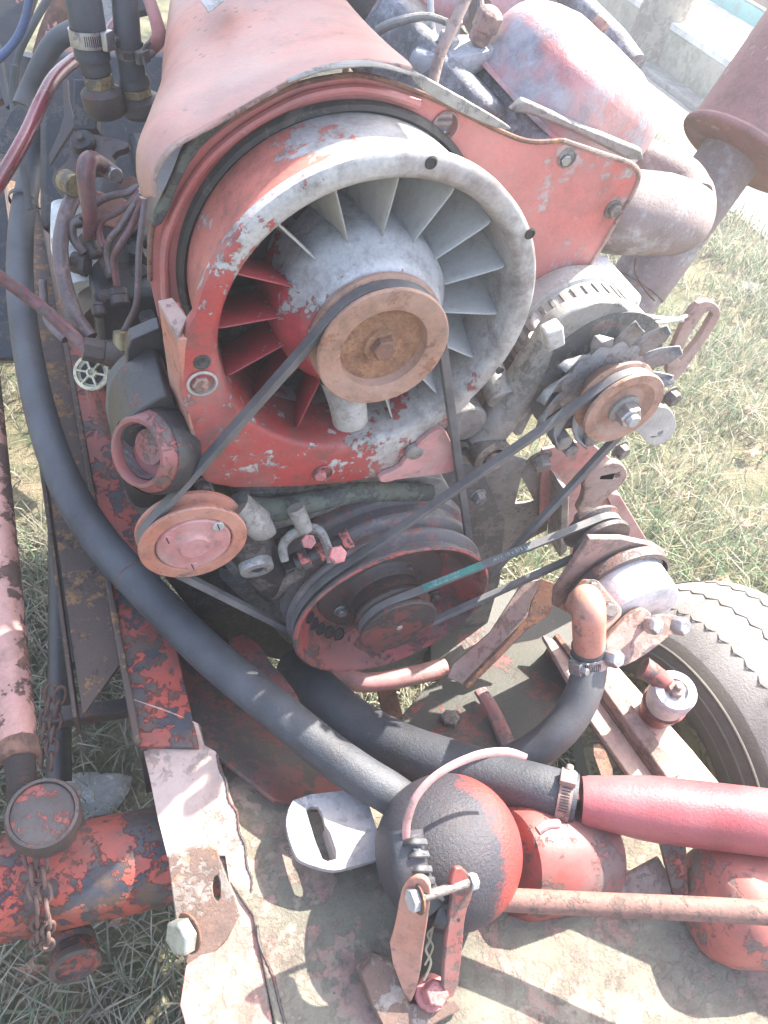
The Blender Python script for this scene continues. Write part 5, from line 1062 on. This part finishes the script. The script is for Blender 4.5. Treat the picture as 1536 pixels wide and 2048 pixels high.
b = MB(); plate(b, [(200, -20), (240, -20), (215, 60), (185, 20)], (U(210, 20, d=1.5), AX[2]), .01); one('rear_bracket', 'grey bracket seen between the two hoses at the top edge', 'bracket', b, MAT['alu_dirty'], bev=.001)
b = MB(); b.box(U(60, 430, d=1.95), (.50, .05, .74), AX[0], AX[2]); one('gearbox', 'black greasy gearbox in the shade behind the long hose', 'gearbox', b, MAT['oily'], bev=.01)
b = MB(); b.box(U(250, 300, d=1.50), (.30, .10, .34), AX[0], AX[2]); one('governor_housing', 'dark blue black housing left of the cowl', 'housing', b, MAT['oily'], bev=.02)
b = MB(); b.box(U(285, 640, d=1.24), (.15, .2, .24), Vector((1, 0, 0)), Yv); one('mounting_block', 'greasy block under the injection pump left of the fan', 'block', b, MAT['oily_red'], bev=.01)
b = MB(); b.tube([(150, -40, 1.62), (100, 70, 1.62), (70, 190, 1.62)], .022, n=16); one('frame_tube', 'pinkish worn frame tube between bright gaps at the top left', 'tube', b, MAT['pink_rust'], bev=0)
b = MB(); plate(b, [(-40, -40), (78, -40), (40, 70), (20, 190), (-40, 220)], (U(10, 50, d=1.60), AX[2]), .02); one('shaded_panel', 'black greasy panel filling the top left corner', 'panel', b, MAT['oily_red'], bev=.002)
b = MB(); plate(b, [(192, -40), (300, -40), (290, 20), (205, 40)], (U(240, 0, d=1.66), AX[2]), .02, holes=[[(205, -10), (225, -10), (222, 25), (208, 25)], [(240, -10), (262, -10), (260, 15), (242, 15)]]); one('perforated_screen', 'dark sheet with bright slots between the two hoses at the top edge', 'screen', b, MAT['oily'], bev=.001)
# ---------------------------------------------------------------- injection pump with lever and pipes
def injection():
    t = thing('injection_pump', 'greasy injection pump with lever plate and valve stubs left of the cowl', 'injection pump')
    pl = (U(190, 320, d=1.08), (AX[2] + AX[1] * .15).normalized())
    b = MB(); plate(b, [(148, 268), (160, 262), (195, 270), (255, 282), (258, 295), (225, 305), (222, 330), (245, 345), (235, 362), (190, 340), (165, 360), (140, 400), (115, 385), (102, 360), (108, 345), (140, 320)], pl, .012, sm=1); obj('lever_plate', b, MAT['oily_brown'], t, bev=.002)
    q = onplane(170, 290, pl); nn = -pl[1]
    b = MB(); b.lathe([(.0165, 0), (.0165, .010), (.014, .014), (.006, .015)], q, nn, 28, (1, 1)); obj('lever_cap', b, MAT['oily'], t, bev=0)
    bolt(t, q + nn * .014, nn, .0055, .007, MAT['oily_brown'])
    b = MB(); b.cyl(U(205, 330, d=1.05), U(232, 352, d=1.03), .010); obj('shiny_stub', b, MAT['steel'], t, bev=.001)
    b = MB(); b.cyl(U(130, 360, d=1.06), U(152, 372, d=1.05), .015); obj('port', b, MAT['brass'], t, bev=.001)
    b = MB(); b.tube([(250, 400, 1.22), (240, 520, 1.2), (250, 640, 1.18)], [.07, .075, .06], n=24); obj('body', b, MAT['oily_brown'], t, bev=0)
    # delivery valve stubs and banjo unions
    for (px, py, dx, dy, r_) in ((172, 470, 20, 40, .0125), (176, 530, -30, -6, .017), (235, 580, 6, 30, .016), (196, 600, 4, 30, .012), (170, 440, -20, 5, .010), (214, 520, 12, 34, .011)):
        A = U(px, py, d=1.09); Bq = U(px + dx, py + dy, d=1.09); s_ = MB(); s_.lathe([(r_, 0), (r_, (Bq - A).length * .45)], A, Bq - A, 6, (1, 1)); s_.lathe([(r_ * .9, (Bq - A).length * .45), (r_ * .85, (Bq - A).length), (r_ * .6, (Bq - A).length * 1.1)], A, Bq - A, 18, (1, 1)); obj('valve_stub', s_, MAT['oily_brown'], t, bev=.001)
    b = MB(); b.box(U(215, 425, d=1.14), (.055, .03, .045), AX[0] + AX[1] * .3, AX[2]); obj('red_cap_block', b, MAT['orange_paint'], t, bev=.003)
    # row of low lumps
    for k in range(5):
        q = U(265 + 8 * k, 470 + 45 * k, d=1.12); s_ = MB(); s_.lathe([(.017, 0), (.017, .02), (.012, .026), (.012, .04)], q + AX[2] * .03, -AX[2] - AX[1] * .3, 6 if k % 2 else 20, (1, 1)); obj('delivery_holder', s_, MAT['oily'], t, bev=.001)
injection()
lines = [([(278, 372, 1.03), (255, 385, 1.03), (222, 392, 1.04), (195, 405, 1.05), (184, 420, 1.06), (190, 448, 1.07), (198, 475, 1.08)], .0048, 'uppermost thin injection pipe curving under the cowl', 'pipe_steel'),
         ([(282, 380, 1.02), (262, 405, 1.03), (232, 425, 1.04), (205, 440, 1.05), (198, 462, 1.06), (205, 492, 1.07)], .0048, 'second thin injection pipe below the uppermost one', 'pipe_red'),
         ([(284, 388, 1.01), (262, 420, 1.02), (240, 455, 1.03), (220, 480, 1.04), (215, 510, 1.06), (222, 545, 1.07)], .0048, 'third thin injection pipe bending down to the valve stubs', 'pipe_steel'),
         ([(286, 396, 1.0), (275, 425, 1.01), (258, 462, 1.02), (240, 490, 1.03), (228, 520, 1.05), (234, 570, 1.07)], .0048, 'fourth thin injection pipe ending at the large union', 'pipe_red'),
         ([(290, 400, 1.0), (285, 440, 1.0), (278, 500, 1.01), (276, 560, 1.02), (272, 610, 1.03), (255, 648, 1.05), (245, 668, 1.06)], .0042, 'longest thin injection pipe running down to the brass banjo', 'pipe_steel'),
         ([(160, 440, 1.06), (145, 450, 1.06), (148, 480, 1.07), (168, 505, 1.08)], .006, 'short hooked pipe beside the white filter', 'pipe_steel')]
for pts, r_, lab, m_ in lines:
    mb = MB(); mb.tube(pts, r_, n=12, sub=8); one('injection_pipe', lab, 'pipe', mb, MAT[m_], bev=0)
mb = MB(); mb.tube([(232, 350, 1.06), (195, 325, 1.02), (178, 322, 1.0), (172, 345, 1.0), (176, 400, 1.02), (180, 440, 1.04), (178, 470, 1.07)], [.010, .0115, .012, .012, .0105, .009, .009], n=20, sub=8); one('feed_pipe', 'thick dark red bent pipe in front of the injection pump', 'pipe', mb, MAT['pipe_red'], bev=0)
mb = MB(); mb.tube([(150, 358, 1.08), (150, 385, 1.07), (132, 430, 1.06), (121, 490, 1.06), (128, 560, 1.06), (150, 630, 1.06), (182, 675, 1.06)], [.010, .0105, .0105, .0105, .0105, .0105, .010], n=20, sub=8); one('return_pipe', 'long curved pipe left of the white filter ending at the dark union', 'pipe', mb, MAT['pipe_steel'], bev=0)
mb = MB(); mb.tube([(-15, 545, .98), (30, 575, 1.0), (90, 620, 1.02), (140, 665, 1.04), (175, 700, 1.05)], .0085, n=16, sub=6); one('diagonal_pipe', 'straight diagonal pipe crossing the long hose at the left edge', 'pipe', mb, MAT['pipe_red'], bev=0)
mb = MB(); mb.tube([(85, 560, 1.2), (95, 640, 1.2), (130, 680, 1.19)], .006, n=10); one('thin_pipe', 'thin dark pipe behind the long curved pipe', 'pipe', mb, MAT['pipe_steel'], bev=0)
t = thing('banjo_union', 'dark brown tee union with a brass plug above the white cap', 'fitting')
A = U(166, 697, d=1.045); Bq = U(250, 712, d=1.07); dv = Bq - A; L_ = dv.length
b = MB(); b.lathe([(.016, 0), (.0165, .004), (.0165, L_ * .5)], A, dv, 6, (1, 1)); obj('nut', b, MAT['oily_brown'], t, bev=.001)
b = MB(); b.lathe([(.0175, L_ * .5), (.0185, L_ * .62), (.0195, L_ * .8), (.015, L_ * 1.05)], A, dv, 28, (1, 1)); obj('body', b, MAT['oily_brown'], t, bev=0)
b = MB(); b.cyl(U(242, 700, d=1.06), U(240, 662, d=1.05), .012, .009); obj('plug', b, MAT['brass'], t, bev=.001)
t = thing('fuel_filter', 'white filter bowl with red print behind the curved pipes', 'filter')
b = MB(); b.tube([(150, 415, 1.13), (152, 500, 1.13), (170, 575, 1.13)], [.032, .034, .028], n=32); obj('bowl', b, MAT['filter_white'], t, bev=0)
t = thing('filler_cap', 'round off white slotted cap on a dark red filler tube', 'cap')
q = U(182, 745, d=1.10); ax = (Vector((-.30, -.62, .72))).normalized()
b = MB(); b.lathe([(.019, -.030), (.020, -.014), (.024, -.010), (.0255, -.002), (.024, .0), (.0205, .0005), (.0205, -.005), (0, -.006)], q, ax, 40, (1, 0)); obj('cap', b, MAT['cap_white'], t, bev=0)
u, v, a = frame(ax)
for k in range(6):
    w_ = u * math.cos(k * math.pi / 3) + v * math.sin(k * math.pi / 3); b = MB(); b.box(q + w_ * .013 - ax * .002, (.016, .003, .006), w_, ax.cross(w_)); obj('spoke', b, MAT['cap_white'], t, bev=.0005)
b = MB(); b.lathe([(.008, -.006), (.007, .001), (.004, .002), (.003, -.003), (0, -.003)], q, ax, 16); obj('centre_boss', b, MAT['cap_white'], t, bev=0)
b = MB(); b.lathe([(.0195, -.0052), (0, -.0052)], q, ax, 24); obj('dark_well', b, MAT['black'], t, bev=0)
b = MB(); e = U(235, 860, d=1.22); b.tube([q - ax * .028, U(205, 800, d=1.15), e], [.019, .020, .022], n=28, sub=4); obj('filler_tube', b, MAT['red_dirty'], t, bev=0)
# dark bracket by the pump
b = MB(); plate(b, [(255, 700), (262, 680), (320, 655), (330, 700), (345, 790), (300, 800), (280, 790), (255, 740)], PL('y', .14), .02, holes=[(310, 720, 12)]); one('pump_bracket', 'greasy black bracket with a hole beside the fan housing foot', 'bracket', b, MAT['oily_red'], bev=.002)
b = MB(); P = [(1125, 1265), (1160, 1240), (1180, 1290), (1190, 1330), (1165, 1360)]; 

# ---------------------------------------------------------------- dome (air horn) with clevis bracket
def dome():
    t = thing('dome_canister', 'round red and black dome canister on the front crossmember', 'canister')
    c = U(898, 1690, d=.93); ax = (Vector((.15, -.62, .10)) + (CAM - c).normalized() * 0).normalized()
    ax = Vector((-.30, .35, .80)).normalized(); c = U(897, 1702, d=.965); rd = .091
    V = MB(); prof = []
    for k in range(33):
        a = math.pi * k / 32; prof.append((rd * math.sin(a) ** .86 if 0 < k < 32 else 0, -.98 * rd * math.cos(a)))
    V.lathe(prof, c, ax, 72); obj('shell', V, MAT['horn_red'], t, bev=0)
    # black taped strip towards the clevis
    b = MB()
    C, _ = spline([Q((812, 1660, .872)), Q((818, 1720, .862)), Q((835, 1775, .862)), Q((860, 1815, .875))], [0] * 4, 6)
    b.tube(C, .020, n=16, sub=1, flat=.45); obj('taped_strip', b, MAT['tape'], t, bev=0)
    for k in range(4):
        q0, q1 = [(796, 1688), (852, 1684), (800, 1716), (856, 1708), (806, 1742), (862, 1738), (816, 1770), (868, 1762)][2 * k:2 * k + 2]
        b = MB(); b.tube([(q0[0], q0[1], .868), ((q0[0] + q1[0]) / 2, (q0[1] + q1[1]) / 2 - 3, .853), (q1[0], q1[1], .862)], .0045, n=8, flat=.5); obj('tape_fold', b, MAT['tape'], t, bev=0)
    for k, (px, py) in enumerate(((818, 1712), (840, 1704), (836, 1770))):
        q = U(px, py, d=.855); s_ = MB(); s_.tube([q + Vector((RNG.uniform(-.006, .006), RNG.uniform(-.006, .006), RNG.uniform(-.003, .003))) for _ in range(5)], .0009, n=5); obj('binding_wire', s_, MAT['alu_cast'], t, bev=0)
    # bent wire standing over
    w_ = MB(); w_.tube([(812, 1680, .862), (815, 1640, .855), (835, 1590, .85), (880, 1545, .855), (950, 1512, .87), (1010, 1504, .885), (1052, 1515, .895)], [.0045, .005, .005, .005, .0055, .0055, .004], n=10, sub=8, flat=.5)
    one('bent_rod', 'curved flat rod arching over the round red and black dome', 'rod', w_, MAT['pink_paint'], bev=0)
dome()
def clevis():
    t = thing('clevis_bracket', 'upright red clevis bracket with a cross bolt in front of the dome', 'bracket')
    # left cheek
    pl = plane3((815, 1790, .84), (870, 1990, .895), (860, 1800, .835))
    b = MB(); plate(b, [(800, 1790), (812, 1765), (838, 1752), (858, 1765), (862, 1790), (855, 1840), (845, 1900), (840, 1950), (826, 2000), (815, 2010), (775, 1900), (790, 1850)], pl, .006, sm=1); obj('left_cheek', b, MAT['orange_paint'], t, bev=.0015)
    pr_ = plane3((930, 1790, .865), (920, 1990, .92), (950, 1790, .875))
    b = MB(); plate(b, [(900, 1760), (918, 1730), (945, 1755), (948, 1785), (930, 1830), (925, 1900), (915, 1990), (885, 2000), (890, 1900), (900, 1830), (905, 1790)], pr_, .006, sm=1); obj('right_cheek', b, MAT['red_dirty'], t, bev=.0015)
    A = U(832, 1798, d=.83); Bq = U(938, 1765, d=.86); dv = (Bq - A).normalized()
    b = MB(); b.cyl(A, Bq, .0055); obj('cross_bolt', b, MAT['bolt_dirty'], t, bev=.0005)
    b = MB(); b.lathe([(.0125, -.008), (.0125, .001)], A, dv, 6, (1, 1)); obj('bolt_head', b, MAT['alu_cast'], t, bev=.001)
    b = MB(); b.lathe([(.0165, .001), (.0165, .003)], A, dv, 28, (1, 1)); obj('washer', b, MAT['rust'], t, bev=0)
    b = MB(); b.lathe([(.0095, 0), (.0095, .009)], Bq, dv, 6, (1, 1)); obj('nut', b, MAT['alu_cast'], t, bev=.001)
    # base
    b = MB(); pb = plane3((740, 1930, .905), (930, 1990, .925), (850, 2040, .905)); plate(b, [(722, 1945), (755, 1912), (790, 1925), (820, 2010), (912, 1995), (925, 2020), (880, 2045), (820, 2080), (780, 2080), (745, 2010)], pb, .03); obj('base', b, MAT['rust_brown'], t, bev=.003)
    b = MB(); plate(b, [(815, 1830), (895, 1800), (905, 1990), (850, 2020), (815, 2000)], (U(860, 1900, d=.945), AX[2]), .006); obj('back_plate', b, MAT['plate_dark'], t, bev=.001)
    q = U(862, 1985, d=.915); up = Vector((.1, -.25, .95)).normalized(); b = MB(); b.lathe([(.020, -.004), (.020, .003), (.015, .004)], q, up, 28, (1, 1)); obj('stud_washer', b, MAT['bolt_pink'], t, bev=.001)
    b = MB(); hexbolt(b, q + up * .003, up, .0155, .018); obj('stud_nut', b, MAT['bolt_pink'], t, bev=.001)
    tw = MB(); tw.tube([(868, 1845, .90), (860, 1880, .90), (852, 1900, .90), (862, 1925, .90), (848, 1960, .90)], .0016, n=5, sub=8); tw.tube([(872, 1850, .90), (855, 1870, .895), (866, 1895, .90), (850, 1930, .90)], .0012, n=5, sub=8); obj('twine', tw, MAT['twine'], t, bev=0)
    # spacer
    b = MB(); b.tube([(870, 1820, .885), (890, 1825, .885), (912, 1815, .885)], [.016, .018, .014], n=14); obj('taped_pivot', b, MAT['tape'], t, bev=0)
clevis()
# ---------------------------------------------------------------- right bottom: red bodies, rod
b = MB(); b.lathe([(.0, -.09), (.045, -.088), (.066, -.078), (.074, -.06), (.076, 0), (.076, .052), (.072, .060), (.0, .063)], U(1110, 1710, d=1.06), Vector((.9, -.1, -.25)).normalized(), 56); one('air_tank', 'dull red rounded tank behind the dome above the rusty rod', 'tank', b, MAT['red_dirty'], bev=0)
b = MB(); b.lathe([(0, -.082), (.045, -.078), (.066, -.066), (.076, -.045), (.082, 0), (.082, .2)], U(1500, 1800, d=1.03), Vector((.95, -.2, -.1)).normalized(), 56); one('brake_cylinder', 'bright red cylinder with grey chipped patches at the right edge', 'cylinder', b, MAT['red_chip'], bev=0)
mb = MB(); mb.tube([(960, 1797, .945), (1200, 1809, .925), (1400, 1818, .905), (1640, 1832, .885)], .0135, n=20); one('push_rod', 'straight rusty rod running right from the dome', 'rod', mb, MAT['rod_rust'], bev=0)
t = thing('spring_hanger', 'flaking pink angled hanger plate between the red tank and red cylinder', 'bracket')
b = MB(); b.prism([U(x, y, d=1.05) for x, y in [(1235, 1760), (1318, 1715), (1365, 1800), (1390, 1850), (1300, 1905), (1250, 1870)]], AX[2], .008); obj('plate', b, MAT['rust_pink'], t, bev=.002)
b = MB(); b.prism([U(x, y, d=1.02) for x, y in [(1318, 1675), (1372, 1685), (1378, 1790), (1350, 1800)]], AX[2], .012); obj('upright', b, MAT['red_peel'], t, bev=.002)
mb = MB(); mb.tube([(1075, 1662, .955), (1095, 1650, .96), (1115, 1648, .97)], .006, n=12); one('cable_end', 'short frayed pink cable end under the red tube', 'cable', mb, MAT['pink_paint'], bev=0)
# ---------------------------------------------------------------- printing on the belt
def prints():
    H = Vector((PP.x - CR.x, 0, PP.z - CR.z)); L_ = math.hypot(H.x, H.z); ux, uz = H.x / L_, H.z / L_
    s_ = (.0565 - .042) / L_; c_ = math.sqrt(1 - s_ * s_)
    n = Vector((-uz * c_ - 0 * ux, 0, ux * c_)); n = Vector((-uz * c_ + ux * s_, 0, ux * c_ + uz * s_)); tv = Vector((n.z, 0, -n.x))
    P0 = CR + n * .0565 + Vector((0, -.040, 0)); 
    # the outward back of the belt is what the camera sees
    def at(s, y): return P0 + tv * s + Vector((0, y, 0)) + n * .0004
    b = MB(); b.add([at(.048, -.0052), at(.138, -.0052), at(.138, .0052), at(.048, .0052), at(.048, -.0052) + n * .0003, at(.138, -.0052) + n * .0003, at(.138, .0052) + n * .0003, at(.048, .0052) + n * .0003], [(0, 1, 2, 3), (4, 5, 6, 7), (0, 1, 5, 4), (1, 2, 6, 5), (2, 3, 7, 6), (3, 0, 4, 7)])
    L0 = sb.location.copy()
    o = obj('label_strip', b, MAT['green_label'], None, bev=0); o.data.transform(Matrix.Translation(-L0)); o.parent = sb
    def text(st, s, y, size, m_):
        cu = bpy.data.curves.new('lettering', 'FONT'); cu.body = st; cu.size = size; cu.extrude = .00012; tmp = bpy.data.objects.new('lettering', cu); COL.objects.link(tmp)
        dg = bpy.context.evaluated_depsgraph_get(); me = bpy.data.meshes.new_from_object(tmp.evaluated_get(dg)); bpy.data.objects.remove(tmp)
        me.materials.clear(); me.materials.append(m_); p_ = at(s, y) + n * .0006; yv = Yv
        mt = Matrix(((tv.x, yv.x, n.x, p_.x), (tv.y, yv.y, n.y, p_.y), (tv.z, yv.z, n.z, p_.z), (0, 0, 0, 1)))
        me.transform(Matrix.Translation(-L0) @ mt); o2 = bpy.data.objects.new('lettering', me); COL.objects.link(o2); o2.parent = sb
    text('TER SILVER CABLE', .062, .0006, .0052, MAT['label_text']); text('INTER SILVER CABLE', .055, -.0046, .0052, MAT['label_text'])
    text('AVX 10 x 875 La', .155, -.0030, .0078, MAT['label_text'])
prints()
# ---------------------------------------------------------------- litter on the ground
def leaf(px, py, s_, lab):
    c = U(px, py, z=GZ + .035); a = random.uniform(0, 6.28); b = MB(); V = [c]; n = 10
    for k in range(n):
        q = 2 * math.pi * k / n; rr = s_ * (1 if k % 2 else .62) * random.uniform(.8, 1.1); V.append(c + Vector((math.cos(q + a) * rr, math.sin(q + a) * rr * .7, random.uniform(-.012, .016))))
    b.add(V, [(0, 1 + k, 1 + (k + 1) % n) for k in range(n)]); one('fallen_leaf', lab, 'leaf', b, MAT['leaf_brown'], group='fallen leaves on the lawn', bev=0, solid=.0008)
for px, py, s_, lb in ((1440, 1165, .045, 'broad brown leaf on the grass just above the tyre'), (1462, 1198, .045, 'pale brown leaf touching the tyre side of the broad brown leaf'), (1490, 1048, .035, 'narrow reddish leaf on the grass near the right edge'),
                   (1375, 735, .035, 'small grey brown leaf beside the slotted strap'), (1500, 905, .04, 'curled brown leaf on the grass at the right edge beside the alternator'), (1262, 490, .045, 'brown leaf under the exhaust elbow'), (1500, 820, .045, 'large pale leaf at the right edge level with the alternator pulley'),
                   (55, 1945, .03, 'orange brown leaf in the shaded grass under the axle tube'), (240, 1845, .022, 'small brown leaf below the right end of the axle tube')):
    leaf(px, py, s_, lb)
for px, py, s_, lb in ((205, 1585, .045, 'grey stone on the ground behind the ball joint'), (172, 1570, .03, 'smaller grey stone against the ball joint stud'), (1495, 575, .04, 'flat pale stone where the grass meets the path')):
    c = U(px, py, z=GZ + .01); b = MB(); bm = bmesh.new(); bmesh.ops.create_icosphere(bm, subdivisions=2, radius=1); V = [Vector((v.co.x * s_ * 1.3, v.co.y * s_, v.co.z * s_ * .6)) * random.uniform(.85, 1.15) + c for v in bm.verts]; F = [tuple(v.index for v in f_.verts) for f_ in bm.faces]; bm.free(); b.add(V, F); one('stone', lb, 'stone', b, MAT['stone'], group='grey stones on the ground', bev=0)

# ---------------------------------------------------------------- even haze volume, added to imitate lens flare
b = MB(); b.box(Vector((0, 0, (GZ - 1 + 5.2) / 2)), (128, 128, 5.2 - GZ + 1)); hm = bpy.data.materials.new('flare_haze'); hm.use_nodes = True; t_ = hm.node_tree; t_.nodes.remove(t_.nodes['Principled BSDF'])
v_ = t_.nodes.new('ShaderNodeVolumePrincipled'); v_.inputs['Density'].default_value = .036; v_.inputs['Color'].default_value = (.96, .97, 1, 1); v_.inputs['Anisotropy'].default_value = .5
t_.links.new(v_.outputs[0], t_.nodes['Material Output'].inputs['Volume']); struct('flare_haze', b, hm, kind='stuff', bev=0)
# ---------------------------------------------------------------- put each Empty at the base of its thing
def meshes(o):
    for ch in o.children:
        if ch.type == 'MESH': yield ch
        yield from meshes(ch)
kids = {}
for o in bpy.data.objects:
    if o.parent: kids.setdefault(o.parent.name, []).append(o)
for r_ in ROOTS:
    lo = [1e9] * 3; hi = [-1e9] * 3
    for ch in kids.get(r_.name, []):
        if ch.type != 'MESH': continue
        for cr in list(ch.data.vertices)[::max(1, len(ch.data.vertices) // 400)]:
            p_ = ch.matrix_local @ cr.co
            for i in range(3): lo[i] = min(lo[i], p_[i]); hi[i] = max(hi[i], p_[i])
    L_ = Vector(((lo[0] + hi[0]) / 2, (lo[1] + hi[1]) / 2, lo[2]))
    r_.location = L_
    for ch in kids.get(r_.name, []): ch.location = ch.location - L_
